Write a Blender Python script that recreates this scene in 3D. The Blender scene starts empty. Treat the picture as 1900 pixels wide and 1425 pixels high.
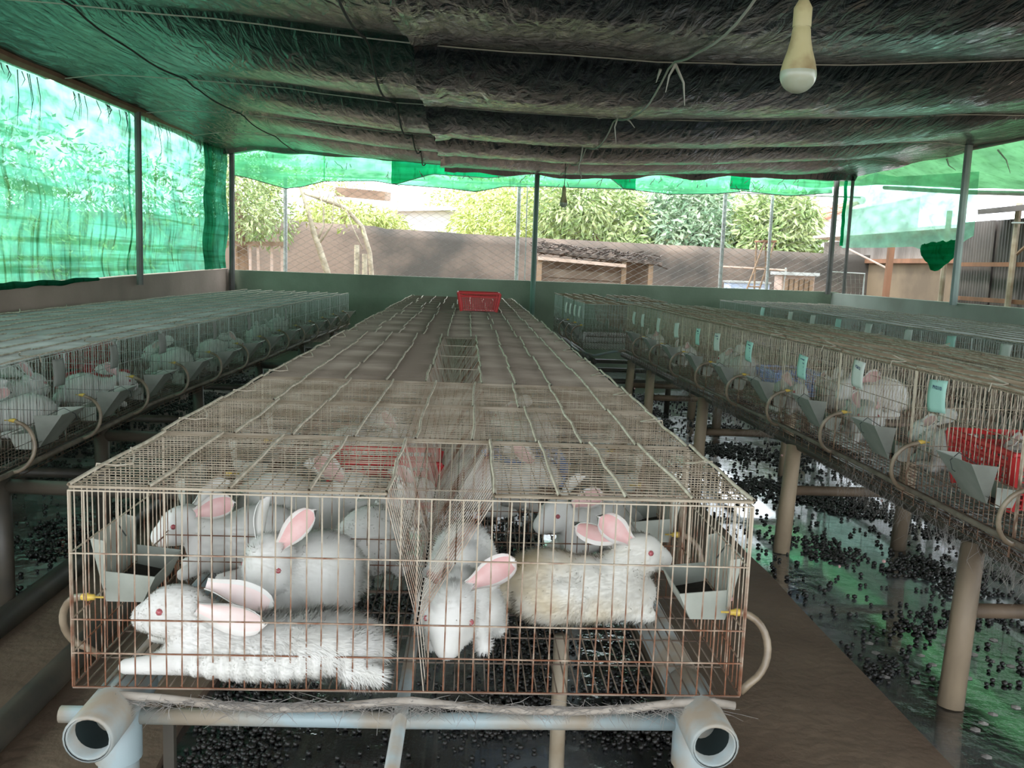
import bpy, bmesh, math, random
import numpy as np
from mathutils import Vector, Matrix, Euler, noise as mnoise
random.seed(7); rng = np.random.default_rng(7)
PI = math.pi
SC = bpy.context.scene
COL = SC.collection

# ------------------------------------------------------------------ camera, sky, sun, exposure
def set_camera():
    yaw, pitch, roll, f = 0.0508, 0.1291, 0.0379, 1699.5
    fw = Vector((math.sin(yaw)*math.cos(pitch), math.cos(yaw)*math.cos(pitch), -math.sin(pitch)))
    r = Vector((math.cos(yaw), -math.sin(yaw), 0)); u = r.cross(fw)
    r2 = r*math.cos(roll) + u*math.sin(roll); u2 = -r*math.sin(roll) + u*math.cos(roll)
    cd = bpy.data.cameras.new('camera'); co = bpy.data.objects.new('camera', cd); COL.objects.link(co)
    cd.sensor_width = 36; cd.lens = 36*f/1900; cd.clip_start = .02; cd.clip_end = 300
    M = Matrix(((r2.x, u2.x, -fw.x, 0), (r2.y, u2.y, -fw.y, 0), (r2.z, u2.z, -fw.z, 1.30), (0, 0, 0, 1)))
    co.matrix_world = M
    SC.camera = co
set_camera()
W = bpy.data.worlds.new('sky'); SC.world = W; W.use_nodes = True
bg = W.node_tree.nodes['Background']; bg.inputs[0].default_value = (.86, .93, 1.0, 1); bg.inputs[1].default_value = 3.6
sd = bpy.data.lights.new('sun', 'SUN'); sd.energy = 2.5; sd.angle = math.radians(9); sd.color = (1, .95, .86)
so = bpy.data.objects.new('sun', sd); COL.objects.link(so)
so.rotation_euler = Vector((.42, .22, -.88)).to_track_quat('-Z', 'Y').to_euler()
SC.view_settings.view_transform = 'Standard'; SC.view_settings.look = 'None'
SC.view_settings.gamma = 1; SC.view_settings.use_curve_mapping = False
SC.view_settings.exposure = 0.48

# ------------------------------------------------------------------ materials
def pm(name, c1, c2=None, scale=6, detail=5, rough=.8, metal=0, bump=0, bscale=30, stretch=(1, 1, 1), ramp=(.38, .62), spec=.5, c3=None, rough2=None):
    m = bpy.data.materials.new(name); m.use_nodes = True; n = m.node_tree.nodes; l = m.node_tree.links
    p = n['Principled BSDF']; p.inputs['Roughness'].default_value = rough; p.inputs['Metallic'].default_value = metal
    p.inputs['Specular IOR Level'].default_value = spec
    p.inputs['Base Color'].default_value = (*c1, 1)
    tc = n.new('ShaderNodeTexCoord'); mp = n.new('ShaderNodeMapping'); mp.inputs['Scale'].default_value = stretch
    l.new(tc.outputs['Object'], mp.inputs[0])
    if c2:
        t = n.new('ShaderNodeTexNoise'); t.inputs['Scale'].default_value = scale; t.inputs['Detail'].default_value = detail
        l.new(mp.outputs[0], t.inputs['Vector'])
        r = n.new('ShaderNodeValToRGB'); r.color_ramp.elements[0].position = ramp[0]; r.color_ramp.elements[1].position = ramp[1]
        r.color_ramp.elements[0].color = (*c1, 1); r.color_ramp.elements[1].color = (*c2, 1)
        if c3:
            e = r.color_ramp.elements.new(min(.98, ramp[1] + .12)); e.color = (*c3, 1)
        l.new(t.outputs[0], r.inputs[0]); l.new(r.outputs[0], p.inputs['Base Color'])
        if rough2 is not None:
            mr = n.new('ShaderNodeMapRange'); mr.inputs['From Min'].default_value = ramp[0]; mr.inputs['From Max'].default_value = ramp[1]
            mr.inputs['To Min'].default_value = rough; mr.inputs['To Max'].default_value = rough2
            l.new(t.outputs[0], mr.inputs[0]); l.new(mr.outputs[0], p.inputs['Roughness'])
    if bump:
        t2 = n.new('ShaderNodeTexNoise'); t2.inputs['Scale'].default_value = bscale; t2.inputs['Detail'].default_value = 4
        l.new(mp.outputs[0], t2.inputs['Vector'])
        b = n.new('ShaderNodeBump'); b.inputs['Strength'].default_value = bump; b.inputs['Distance'].default_value = .02
        l.new(t2.outputs[0], b.inputs['Height']); l.new(b.outputs[0], p.inputs['Normal'])
    return m

def net_mat(name, col, tcol, thru=.3, dirt=.5, lines=True, seed=0):
    """woven shade net: translucent thread with open holes; dirt streaks run down it"""
    m = bpy.data.materials.new(name); m.use_nodes = True; n = m.node_tree.nodes; l = m.node_tree.links; n.clear()
    out = n.new('ShaderNodeOutputMaterial'); tc = n.new('ShaderNodeTexCoord')
    def noise(sc, st, det=5):
        mp = n.new('ShaderNodeMapping'); mp.inputs['Scale'].default_value = st; mp.inputs['Location'].default_value = (seed, seed*1.7, seed*.3)
        l.new(tc.outputs['Object'], mp.inputs[0]); t = n.new('ShaderNodeTexNoise'); t.inputs['Scale'].default_value = sc; t.inputs['Detail'].default_value = det
        l.new(mp.outputs[0], t.inputs['Vector']); return t.outputs[0]
    def ramp(f, a, b, ca, cb):
        r = n.new('ShaderNodeValToRGB'); e = r.color_ramp.elements; e[0].position = a; e[1].position = b; e[0].color = (*ca, 1); e[1].color = (*cb, 1)
        l.new(f, r.inputs[0]); return r.outputs[0]
    def mul(a, b, fac=1):
        x = n.new('ShaderNodeMixRGB'); x.blend_type = 'MULTIPLY'; x.inputs[0].default_value = fac; l.new(a, x.inputs[1]); l.new(b, x.inputs[2]); return x.outputs[0]
    d2 = tuple(c*.55 for c in col)
    c = ramp(noise(2.2, (1, 1, 1.6)), .35, .65, d2, col)
    st = ramp(noise(5, (3.2, 3.2, .35), 8), .52, .68, (1, 1, 1), (.22, .25, .16))
    bd = ramp(noise(4, (.12, .12, 5), 6), .50, .62, (1, 1, 1), (.42, .50, .36))
    c = mul(mul(c, st, dirt), bd, dirt)
    tl = n.new('ShaderNodeBsdfTranslucent'); df = n.new('ShaderNodeBsdfDiffuse'); tr = n.new('ShaderNodeBsdfTransparent')
    l.new(c, tl.inputs[0]); l.new(c, df.inputs[0]); tr.inputs[0].default_value = (*tcol, 1)
    m1 = n.new('ShaderNodeMixShader'); m1.inputs[0].default_value = .35; l.new(tl.outputs[0], m1.inputs[1]); l.new(df.outputs[0], m1.inputs[2])
    hole = n.new('ShaderNodeMapRange'); hole.inputs['To Min'].default_value = max(0, thru - .18); hole.inputs['To Max'].default_value = thru + .18
    hole.inputs['From Min'].default_value = .35; hole.inputs['From Max'].default_value = .65
    l.new(noise(3.5, (1, 1, 2.5), 7), hole.inputs[0])
    m2 = n.new('ShaderNodeMixShader'); l.new(hole.outputs[0], m2.inputs[0]); l.new(m1.outputs[0], m2.inputs[1]); l.new(tr.outputs[0], m2.inputs[2])
    l.new(m2.outputs[0], out.inputs[0])
    return m

def rust_mat(name, dust, rust, z0, z1):
    """galvanised wire: dusty higher up, rusting towards the soiled cage floor"""
    m = bpy.data.materials.new(name); m.use_nodes = True; n = m.node_tree.nodes; l = m.node_tree.links
    p = n['Principled BSDF']; p.inputs['Roughness'].default_value = .6; p.inputs['Metallic'].default_value = .15
    tc = n.new('ShaderNodeTexCoord'); t = n.new('ShaderNodeTexNoise'); t.inputs['Scale'].default_value = 22; t.inputs['Detail'].default_value = 5
    l.new(tc.outputs['Object'], t.inputs['Vector'])
    sp = n.new('ShaderNodeSeparateXYZ'); l.new(tc.outputs['Object'], sp.inputs[0])
    mr = n.new('ShaderNodeMapRange'); mr.inputs['From Min'].default_value = z0; mr.inputs['From Max'].default_value = z1
    mr.inputs['To Min'].default_value = .22; mr.inputs['To Max'].default_value = -.18
    l.new(sp.outputs[2], mr.inputs[0])
    ad = n.new('ShaderNodeMath'); l.new(mr.outputs[0], ad.inputs[0]); l.new(t.outputs[0], ad.inputs[1])
    r = n.new('ShaderNodeValToRGB'); e = r.color_ramp.elements; e[0].position = .40; e[1].position = .68
    e[0].color = (*dust, 1); e[1].color = (*rust, 1)
    l.new(ad.outputs[0], r.inputs[0]); l.new(r.outputs[0], p.inputs['Base Color'])
    return m

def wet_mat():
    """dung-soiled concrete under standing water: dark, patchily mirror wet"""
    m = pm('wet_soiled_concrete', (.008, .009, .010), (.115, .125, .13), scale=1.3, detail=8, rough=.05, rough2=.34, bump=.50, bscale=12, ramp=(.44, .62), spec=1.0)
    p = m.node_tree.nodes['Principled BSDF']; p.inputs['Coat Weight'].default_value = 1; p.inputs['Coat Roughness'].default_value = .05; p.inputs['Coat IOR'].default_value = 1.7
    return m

def tarp_mat(name, col, rough=.36):
    m = bpy.data.materials.new(name); m.use_nodes = True; n = m.node_tree.nodes; l = m.node_tree.links
    p = n['Principled BSDF']; p.inputs['Base Color'].default_value = (*col, 1); p.inputs['Roughness'].default_value = rough; p.inputs['Specular IOR Level'].default_value = .45; p.inputs['Specular Tint'].default_value = (.68, .86, .98, 1)
    tc = n.new('ShaderNodeTexCoord')
    mp = n.new('ShaderNodeMapping'); mp.inputs['Rotation'].default_value = (0, 0, .35 if col[1] < .02 else -.35); mp.inputs['Scale'].default_value = (3.2, .8, 1)
    l.new(tc.outputs['Object'], mp.inputs[0])
    t1 = n.new('ShaderNodeTexNoise'); t1.inputs['Scale'].default_value = 4.5; t1.inputs['Detail'].default_value = 6; t1.inputs['Distortion'].default_value = 1.2
    l.new(mp.outputs[0], t1.inputs['Vector'])
    t2 = n.new('ShaderNodeTexNoise'); t2.inputs['Scale'].default_value = 28; t2.inputs['Detail'].default_value = 3; l.new(tc.outputs['Object'], t2.inputs['Vector'])
    b1 = n.new('ShaderNodeBump'); b1.inputs['Strength'].default_value = .9; b1.inputs['Distance'].default_value = .034; l.new(t1.outputs[0], b1.inputs['Height'])
    b2 = n.new('ShaderNodeBump'); b2.inputs['Strength'].default_value = .35; b2.inputs['Distance'].default_value = .008; l.new(t2.outputs[0], b2.inputs['Height']); l.new(b1.outputs[0], b2.inputs['Normal'])
    l.new(b2.outputs[0], p.inputs['Normal'])
    return m

M = {}
M['wire'] = rust_mat('dusty_galvanised_wire', (.46, .395, .30), (.19, .075, .035), 0, .36)
M['wire_old'] = rust_mat('soiled_galvanised_wire', (.50, .43, .32), (.17, .09, .05), 0, .40)
M['wire_green'] = rust_mat('clean_galvanised_wire', (.46, .50, .46), (.14, .10, .07), 0, .36)
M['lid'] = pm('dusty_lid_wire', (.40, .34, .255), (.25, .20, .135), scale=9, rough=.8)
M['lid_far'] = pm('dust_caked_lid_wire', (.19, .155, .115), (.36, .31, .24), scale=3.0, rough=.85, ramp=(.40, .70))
M['lid_r'] = pm('brown_dust_caked_lid_wire', (.24, .185, .115), (.42, .35, .24), scale=3.5, rough=.85, ramp=(.42, .70))
M['lid_l'] = pm('net_tinted_dusty_lid_wire', (.30, .33, .29), (.48, .52, .47), scale=3.5, rough=.85, ramp=(.42, .70))  # teal light falling through the net is mixed into this dusty wire colour
M['rod'] = pm('dusty_steel_rod', (.70, .62, .49), (.50, .41, .30), scale=30, rough=.7)
M['rod_g'] = pm('grimy_steel_rod', (.50, .45, .36), (.34, .28, .20), scale=30, rough=.7)
M['rack'] = pm('rusty_rack_wire', (.46, .40, .32), (.24, .11, .06), scale=7, rough=.7, ramp=(.46, .66))
M['floorwire'] = pm('soiled_floor_wire', (.10, .06, .04), (.26, .20, .15), scale=9, rough=.45)
M['pvc'] = pm('dusty_pale_blue_pvc', (.29, .36, .37), (.30, .25, .185), scale=7, rough=.45, ramp=(.42, .60))
M['pvc_in'] = pm('pvc_bore', (.025, .04, .04), rough=.6)
M['pvc_dirty'] = pm('dirty_beige_pvc', (.42, .36, .27), (.25, .19, .12), scale=5, rough=.6)
M['leg'] = pm('soiled_leg', (.46, .35, .23), (.18, .135, .09), scale=3.0, rough=.6, stretch=(1, 1, .4))
M['brownbar'] = pm('brown_grimy_bar', (.20, .14, .09), (.12, .085, .055), scale=6, rough=.6)
M['darkpipe'] = pm('grimy_dark_pipe', (.085, .070, .050), (.05, .045, .035), scale=6, rough=.5)
M['hose'] = pm('stained_tan_hose', (.30, .24, .165), (.17, .125, .08), scale=14, rough=.35)
M['hose_brown'] = pm('grimy_brown_hose', (.16, .125, .09), (.24, .20, .15), scale=18, rough=.7)
M['hose_grey'] = pm('dusty_grey_hose', (.26, .22, .175), (.36, .32, .27), scale=18, rough=.9)
M['yellow'] = pm('yellow_plastic', (.72, .50, .08), (.55, .38, .08), scale=40, rough=.4)
M['sheet'] = pm('galvanised_sheet', (.44, .46, .40), (.30, .32, .27), scale=7, rough=.45, metal=.25)
M['feed'] = pm('shadow_darkened_feed_pellets', (.035, .028, .020), (.02, .016, .012), scale=60, rough=.9)  # feed painted darker to carry the shadow inside the hopper
M['red'] = pm('red_plastic', (.62, .035, .035), (.50, .03, .03), scale=4, rough=.42)
M['blue'] = pm('blue_plastic', (.30, .42, .72), (.26, .36, .62), scale=4, rough=.45)
M['card_a'] = pm('mint_paper_card', (.45, .72, .62), (.40, .66, .57), scale=6, rough=.8)
M['card_w'] = pm('white_paper_card', (.70, .72, .66), (.62, .65, .58), scale=6, rough=.8)
M['card_g'] = pm('shade_greyed_card', (.26, .27, .24), (.20, .21, .18), scale=6, rough=.85)  # paper greyed in its colour to show the cards hanging unlit
M['ink'] = pm('blue_ink', (.03, .05, .16), rough=.7)
M['fur'] = pm('white_fur', (.76, .745, .70), (.70, .685, .63), scale=14, rough=.9, spec=.15)
M['fur_y'] = pm('yellow_stained_white_fur', (.78, .76, .69), (.60, .48, .28), scale=7, rough=.9, spec=.15, ramp=(.44, .74))
def rump_stain(m):
    n = m.node_tree.nodes; l = m.node_tree.links; tx = next(x for x in n if x.type == 'TEX_NOISE'); rp = next(x for x in n if x.type == 'VALTORGB'); tc = next(x for x in n if x.type == 'TEX_COORD')
    sp = n.new('ShaderNodeSeparateXYZ'); l.new(tc.outputs['Object'], sp.inputs[0])
    mr = n.new('ShaderNodeMapRange'); mr.inputs['From Min'].default_value = -.20; mr.inputs['From Max'].default_value = .10; mr.inputs['To Min'].default_value = .22; mr.inputs['To Max'].default_value = -.16; l.new(sp.outputs[0], mr.inputs[0])
    ad = n.new('ShaderNodeMath'); l.new(tx.outputs[0], ad.inputs[0]); l.new(mr.outputs[0], ad.inputs[1]); l.new(ad.outputs[0], rp.inputs[0])
rump_stain(M['fur_y'])
M['pink_pale'] = pm('pale_pink_ear_skin', (.82, .66, .62), (.84, .74, .70), scale=16, rough=.6)
M['pink'] = pm('pink_ear_skin', (.70, .42, .40), (.78, .57, .54), scale=16, rough=.6)
M['eye'] = pm('red_eye', (.42, .10, .11), rough=.15)
M['nose'] = pm('pink_nose', (.72, .42, .40), rough=.5)
M['conc_brown'] = pm('brown_soiled_concrete', (.125, .080, .052), (.215, .15, .10), scale=2.2, detail=9, rough=.62, bump=.35, bscale=24, ramp=(.36, .68), c3=(.28, .22, .17))
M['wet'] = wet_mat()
M['dung'] = pm('droppings', (.010, .009, .008), (.026, .022, .018), scale=40, rough=.42)
M['wall_grn'] = pm('green_stained_plaster', (.29, .35, .26), (.17, .21, .15), scale=1.4, detail=8, rough=.85, bump=.15, bscale=30, ramp=(.34, .7))
M['wall_brn'] = pm('brown_stained_plaster', (.34, .26, .21), (.20, .155, .12), scale=1.2, detail=8, rough=.85, bump=.15, bscale=30, ramp=(.34, .7))
M['wall_gry'] = pm('grey_plaster', (.36, .40, .34), (.25, .27, .22), scale=1.6, detail=8, rough=.85, ramp=(.34, .7))
M['post_grn'] = pm('dark_green_painted_steel', (.10, .20, .15), (.07, .10, .08), scale=5, rough=.5, stretch=(1, 1, .3))
M['post_grey'] = pm('grey_steel_post', (.30, .38, .36), (.16, .19, .18), scale=5, rough=.5, stretch=(1, 1, .3))
M['post_dark'] = pm('dark_steel_post', (.09, .09, .085), (.14, .13, .12), scale=5, rough=.6)
M['tarp'] = tarp_mat('black_plastic_tarp', (.004, .005, .008), .14)
M['tarp_g'] = tarp_mat('net_tinted_black_tarp', (.010, .030, .024), .20)  # black plastic; green reflection of the net painted into its base colour
M['net'] = net_mat('green_shade_net', (.14, .62, .42), (.48, .86, .66), .24, .95)
M['net_d'] = net_mat('doubled_green_shade_net', (.03, .20, .12), (.10, .30, .18), .12, .7, seed=3)
M['net_v'] = net_mat('light_green_shade_net', (.16, .72, .34), (.35, .85, .50), .18, .45, seed=5)
M['net_v2'] = net_mat('deep_green_shade_net', (.02, .50, .24), (.05, .55, .28), .08, .5, seed=8)
M['film'] = net_mat('green_translucent_sheet', (.42, .90, .66), (.58, .96, .80), .40, .10, seed=11)
M['film_r'] = net_mat('green_awning_sheet', (.085, .24, .10), (.10, .25, .12), .04, .35, seed=14)
M['cord'] = pm('pale_cord', (.42, .43, .38), rough=.8)
M['cord_d'] = pm('dark_cord', (.04, .05, .045), rough=.8)
M['fluff'] = pm('dusty_fibre', (.30, .28, .25), (.22, .20, .18), scale=20, rough=1)
M['bulb_glass'] = pm('milky_bulb_glass', (.36, .42, .34), (.30, .33, .24), scale=12, rough=.25)
M['bulb_body'] = pm('yellowed_bulb_body', (.40, .37, .19), (.20, .14, .06), scale=14, rough=.5, ramp=(.45, .7))
M['galv'] = pm('galvanised_steel', (.55, .57, .56), (.42, .43, .42), scale=8, rough=.4, metal=.3)
M['chain'] = pm('galvanised_fence_wire', (.34, .32, .29), (.24, .22, .20), scale=12, rough=.5, metal=.2)
M['yard'] = pm('stained_yard_wall', (.065, .058, .050), (.22, .165, .13), scale=.9, detail=9, rough=.9, bump=.3, bscale=12, ramp=(.36, .62))
M['earth'] = pm('earth', (.34, .23, .15), (.24, .17, .11), scale=1.2, detail=8, rough=.95, bump=.3, bscale=8)
M['wood'] = pm('weathered_wood', (.30, .20, .13), (.20, .13, .08), scale=5, rough=.85, stretch=(1, 1, .2))
M['wood_o'] = pm('orange_brown_timber', (.26, .12, .065), (.17, .085, .045), scale=5, rough=.8, stretch=(1, 1, .2))
M['wood_p'] = pm('pale_pinkish_board', (.58, .44, .37), (.48, .35, .28), scale=5, rough=.85)
M['bark'] = pm('pale_bark', (.52, .45, .34), (.36, .30, .22), scale=9, rough=.9)
M['bark_d'] = pm('brown_bark', (.30, .20, .13), (.20, .13, .08), scale=9, rough=.9)
M['leaf_a'] = pm('yellow_green_leaves', (.38, .48, .12), (.58, .62, .24), scale=3, rough=.45)
M['leaf_b'] = pm('mid_green_leaves', (.24, .35, .12), (.48, .55, .26), scale=3, rough=.4)
M['leaf_c'] = pm('blue_green_leaves', (.18, .31, .18), (.40, .50, .32), scale=3, rough=.4)
M['white_wall'] = pm('white_house_wall', (.78, .77, .80), (.70, .69, .72), scale=1, rough=.85)
M['roof_w'] = pm('sunbleached_roof_sheet', (.78, .74, .72), (.66, .60, .58), scale=2, rough=.7)
M['roof_br'] = pm('brown_roof_sheet', (.28, .19, .13), (.20, .13, .09), scale=4, rough=.8)
M['tile'] = pm('terracotta_tile', (.62, .32, .22), (.50, .25, .17), scale=6, rough=.85)
M['corr'] = pm('weathered_corrugated_sheet', (.34, .30, .27), (.20, .17, .15), scale=2.5, rough=.6, metal=.2, stretch=(1, 1, .3))
M['corr_d'] = pm('dark_corrugated_sheet', (.10, .09, .085), (.15, .13, .12), scale=2.5, rough=.7)
M['plaster_ol'] = pm('ochre_brown_plaster', (.20, .15, .095), (.12, .09, .06), scale=1.3, detail=8, rough=.9)
M['thatch'] = pm('charred_debris', (.05, .036, .03), (.15, .115, .095), scale=14, rough=.95)
M['shed_in'] = pm('brown_board', (.17, .12, .09), (.24, .18, .14), scale=4, rough=.9)
M['plaster_b'] = pm('blue_white_plastic', (.45, .55, .75), (.7, .75, .85), scale=4, rough=.5)

# ------------------------------------------------------------------ mesh helpers
class MB:
    def __init__(s): s.v = []; s.f = []
    def add(s, v, f):
        b = len(s.v); s.v += [tuple(p) for p in v]; s.f += [tuple(b + i for i in q) for q in f]; return s
    def box(s, c, d, rot=None):
        hx, hy, hz = d[0]/2, d[1]/2, d[2]/2
        vs = [Vector((x, y, z)) for x in (-hx, hx) for y in (-hy, hy) for z in (-hz, hz)]
        if rot is not None: vs = [rot @ p for p in vs]
        c = Vector(c)
        return s.add([p + c for p in vs], [(0, 1, 3, 2), (4, 6, 7, 5), (0, 4, 5, 1), (2, 3, 7, 6), (0, 2, 6, 4), (1, 5, 7, 3)])
    def tube(s, pts, r, n=6, cap=True):
        pts = [Vector(p) for p in pts]; rr = r if isinstance(r, (list, tuple)) else [r]*len(pts); b = len(s.v); N = len(pts)
        up = None
        for i, p in enumerate(pts):
            t = (pts[min(i+1, N-1)] - pts[max(i-1, 0)]).normalized()
            if up is None: up = Vector((0, 0, 1)) if abs(t.z) < .9 else Vector((1, 0, 0))
            a = t.cross(up); a = a.normalized() if a.length > 1e-6 else t.orthogonal().normalized(); c = a.cross(t).normalized(); up = c
            for k in range(n):
                th = 2*PI*k/n + PI/4
                s.v.append(tuple(p + (a*math.cos(th) + c*math.sin(th))*rr[i]))
        for i in range(N-1):
            for k in range(n):
                k2 = (k+1) % n
                s.f.append((b+i*n+k, b+i*n+k2, b+(i+1)*n+k2, b+(i+1)*n+k))
        if cap and n > 2:
            s.f.append(tuple(b+k for k in range(n))[::-1]); s.f.append(tuple(b+(N-1)*n+k for k in range(n)))
        return s
    def lathe(s, prof, n=20, c=(0, 0, 0), axis='z'):
        b = len(s.v); c = Vector(c)
        for r, z in prof:
            for k in range(n):
                th = 2*PI*k/n; x, y = r*math.cos(th), r*math.sin(th)
                p = Vector((x, y, z)) if axis == 'z' else (Vector((x, z, y)) if axis == 'y' else Vector((z, x, y)))
                s.v.append(tuple(c + p))
        for i in range(len(prof)-1):
            for k in range(n):
                k2 = (k+1) % n; s.f.append((b+i*n+k, b+i*n+k2, b+(i+1)*n+k2, b+(i+1)*n+k))
        return s
    def mesh(s, name, mat, smooth=False):
        me = bpy.data.meshes.new(name); me.from_pydata(s.v, [], s.f); me.update()
        for m in (mat if isinstance(mat, list) else [mat]): me.materials.append(m)
        if smooth: me.polygons.foreach_set('use_smooth', [True]*len(me.polygons))
        return me

def grid_mesh(name, fn, nu, nv, mat, thick=0):
    """smooth sheet of nu x nv quads through fn(u, v); with thickness when asked"""
    vs = [fn(i/nu, j/nv) for j in range(nv+1) for i in range(nu+1)]
    fs = [(j*(nu+1)+i, j*(nu+1)+i+1, (j+1)*(nu+1)+i+1, (j+1)*(nu+1)+i) for j in range(nv) for i in range(nu)]
    me = bpy.data.meshes.new(name); me.from_pydata(vs, [], fs); me.update(); me.materials.append(mat)
    if thick:
        bm = bmesh.new(); bm.from_mesh(me); bmesh.ops.recalc_face_normals(bm, faces=bm.faces); bmesh.ops.solidify(bm, geom=bm.faces[:], thickness=thick); bm.to_mesh(me); bm.free()
    me.polygons.foreach_set('use_smooth', [True]*len(me.polygons))
    return me

def shell(name, vs, fs, t, mat):
    me = bpy.data.meshes.new(name); me.from_pydata([tuple(v) for v in vs], [], fs); me.update()
    bm = bmesh.new(); bm.from_mesh(me); bmesh.ops.remove_doubles(bm, verts=bm.verts, dist=1e-5); bmesh.ops.recalc_face_normals(bm, faces=bm.faces)
    bmesh.ops.solidify(bm, geom=bm.faces[:], thickness=t); bm.to_mesh(me); bm.free(); me.materials.append(mat); return me

def thing(name, label, cat, loc=(0, 0, 0), rot=(0, 0, 0), group=None):
    o = bpy.data.objects.new(name, None); COL.objects.link(o); o.empty_display_size = .05
    o.location = loc; o.rotation_euler = rot; o['label'] = label; o['category'] = cat
    if group: o['group'] = group
    return o
def ob(name, me, parent=None, loc=(0, 0, 0), rot=(0, 0, 0), label=None, cat=None, group=None, kind=None):
    if isinstance(me, tuple): me = me[0].mesh(name, *me[1:])
    o = bpy.data.objects.new(name, me); COL.objects.link(o); o.location = loc; o.rotation_euler = rot
    if parent is not None: o.parent = parent
    if label: o['label'] = label
    if cat: o['category'] = cat
    if group: o['group'] = group
    if kind: o['kind'] = kind
    return o
def kids(o): return [c for c in CH.get(o.name, [])]
CH = {}
def index_children():
    CH.clear()
    for c in COL.objects:
        if c.parent: CH.setdefault(c.parent.name, []).append(c)
def dup(o, loc=None, rot=None, label=None, parent=None):
    c = o.copy(); COL.objects.link(c)
    if loc is not None: c.location = loc
    if rot is not None: c.rotation_euler = rot
    if label: c['label'] = label
    if parent is not None: c.parent = parent
    for k in CH.get(o.name, []): dup(k, parent=c)
    return c
def structure(o): o['kind'] = 'structure'; return o
def N(x, y, z=0, s=1): return mnoise.noise(Vector((x*s, y*s, z*s)))
ORD = ['first', 'second', 'third', 'fourth', 'fifth', 'sixth', 'seventh', 'eighth', 'ninth', 'tenth', 'eleventh', 'twelfth', 'thirteenth', 'fourteenth',
       'fifteenth', 'sixteenth', 'seventeenth', 'eighteenth', 'nineteenth', 'twentieth', 'twenty-first']
def lerp(a, b, t): return a + (b-a)*t
def interp(x, pts):
    if x <= pts[0][0]: return pts[0][1]
    for (a, p), (b, q) in zip(pts, pts[1:]):
        if x <= b: return lerp(p, q, (x-a)/(b-a))
    return pts[-1][1]

# ------------------------------------------------------------------ SETTING
XL, XR, YW, YF = -2.98, 4.62, 11.6, -1.5
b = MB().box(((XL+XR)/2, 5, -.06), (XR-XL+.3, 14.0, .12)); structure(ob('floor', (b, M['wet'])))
def slab(name, x0, x1, y0, y1, z0, z1, mat, nx=2, ny=40):
    """walkway slab with a slightly uneven edge and top"""
    def fn(u, v):
        y = lerp(y0, y1, v); x = lerp(x0, x1, u) + (.018*N(x0*3+u*9, y*2.5) if u in (0, 1) else 0)
        return (x, y, z1 + .004*N(x, y, 3, 4))
    me = grid_mesh(name, fn, nx, ny, mat)
    bm = bmesh.new(); bm.from_mesh(me)
    r = bmesh.ops.extrude_face_region(bm, geom=bm.faces[:]); 
    for g in r['geom']:
        if isinstance(g, bmesh.types.BMVert): g.co.z = z0
    bmesh.ops.recalc_face_normals(bm, faces=bm.faces); bm.to_mesh(me); bm.free()
    me.polygons.foreach_set('use_smooth', [False]*len(me.polygons))
    return structure(ob(name, me))
slab('trim_1', .64, 1.32, YF, YW-.06, 0, .028, M['conc_brown'], 8)
slab('trim_2', -1.50, -.74, YF, YW-.06, 0, .028, M['conc_brown'], 8)
structure(ob('wall_back', (MB().box(((XL+XR)/2, YW+.06, .555), (XR-XL+.24, .12, 1.11)), M['wall_grn'])))
structure(ob('wall_left', (MB().add([(XL-q, y, z) for q in (.12, 0) for y, zt in ((-1.44, .93), (11.6, 1.125)) for z in (0, zt)], [(0, 2, 3, 1), (4, 5, 7, 6), (0, 1, 5, 4), (2, 6, 7, 3), (1, 3, 7, 5), (0, 4, 6, 2)]), M['wall_brn'])))
structure(ob('wall_right', (MB().box((XR+.06, 5.05, .55), (.12, 12.98, 1.10)), M['wall_gry'])))
structure(ob('ground_outside', (MB().box((0, 22, -.12), (80, 76, .06)), M['earth'])))

# roof tarps: plastic sheets sagging between the cross wires
PROF = [(-3.05, 2.52), (-2.6, 2.585), (-2.0, 2.565), (-1.3, 2.52), (-.7, 2.465), (.2, 2.43), (1.04, 2.415), (2.0, 2.45), (2.9, 2.51), (3.6, 2.57), (4.3, 2.60), (4.70, 2.565)]
PUR = [-1.6, -.1, 1.5, 3.2, 4.95, 6.85, 8.5, 9.9, 11.5]
def ss(a, b, x): t = min(1, max(0, (x-a)/(b-a))); return t*t*(3-2*t)
def ceil_z(x, y):
    z = interp(x, PROF) + .07*ss(8.8, 11.3, y)*ss(-2.4, -.4, x)*(1-ss(2.6, 4.2, x))
    eave = 1 - ss(-2.5, -1.1, x)*(1 - ss(3.6, 4.6, x))
    for a, b_ in zip(PUR, PUR[1:]):
        if a <= y <= b_:
            t = (y-a)/(b_-a); L = b_-a
            z -= .064*L*math.sin(PI*max(t, 1e-4)**.76)*(1-.85*eave)
    z += .012*N(x*1.1, y*1.5, 1) + (.006*N(x*4 + y, y*3, 2) + .0045*N(x*9 + y*7, y*5 - x*5, 5) + .003*N(x*20, y*12, 9))*(1-.75*eave)
    return z - .02*eave*(y < 7)
TY0, TY1 = -1.6, 11.5
def tarp(name, x0, x1, dz, mat, nx, ny, hem):
    def fn(u, v):
        x = lerp(x0, x1, u); y = lerp(TY0, TY1, v)
        z = ceil_z(x, y) + dz
        if v > .985: z -= .035*(1 + N(x*2, 4))*hem
        if hem == 2 and u < .03: z -= .05*(1-u/.03)*abs(N(0, y*1.3, 3)) + .01; x += .04*N(7, y*1.1)
        return (x, y, z)
    return structure(ob(name, grid_mesh(name, fn, nx, ny, mat)))
tarp('ceiling', -.34, 4.72, -.022, M['tarp'], 130, 230, 2)
tarp('ceiling_tarp', -3.08, -.14, 0, M['tarp_g'], 90, 230, 1)
def wire_along(name, pts, r, mat, label, cat):
    return ob(name, (MB().tube(pts, r, 4), mat), label=label, cat=cat)
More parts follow.
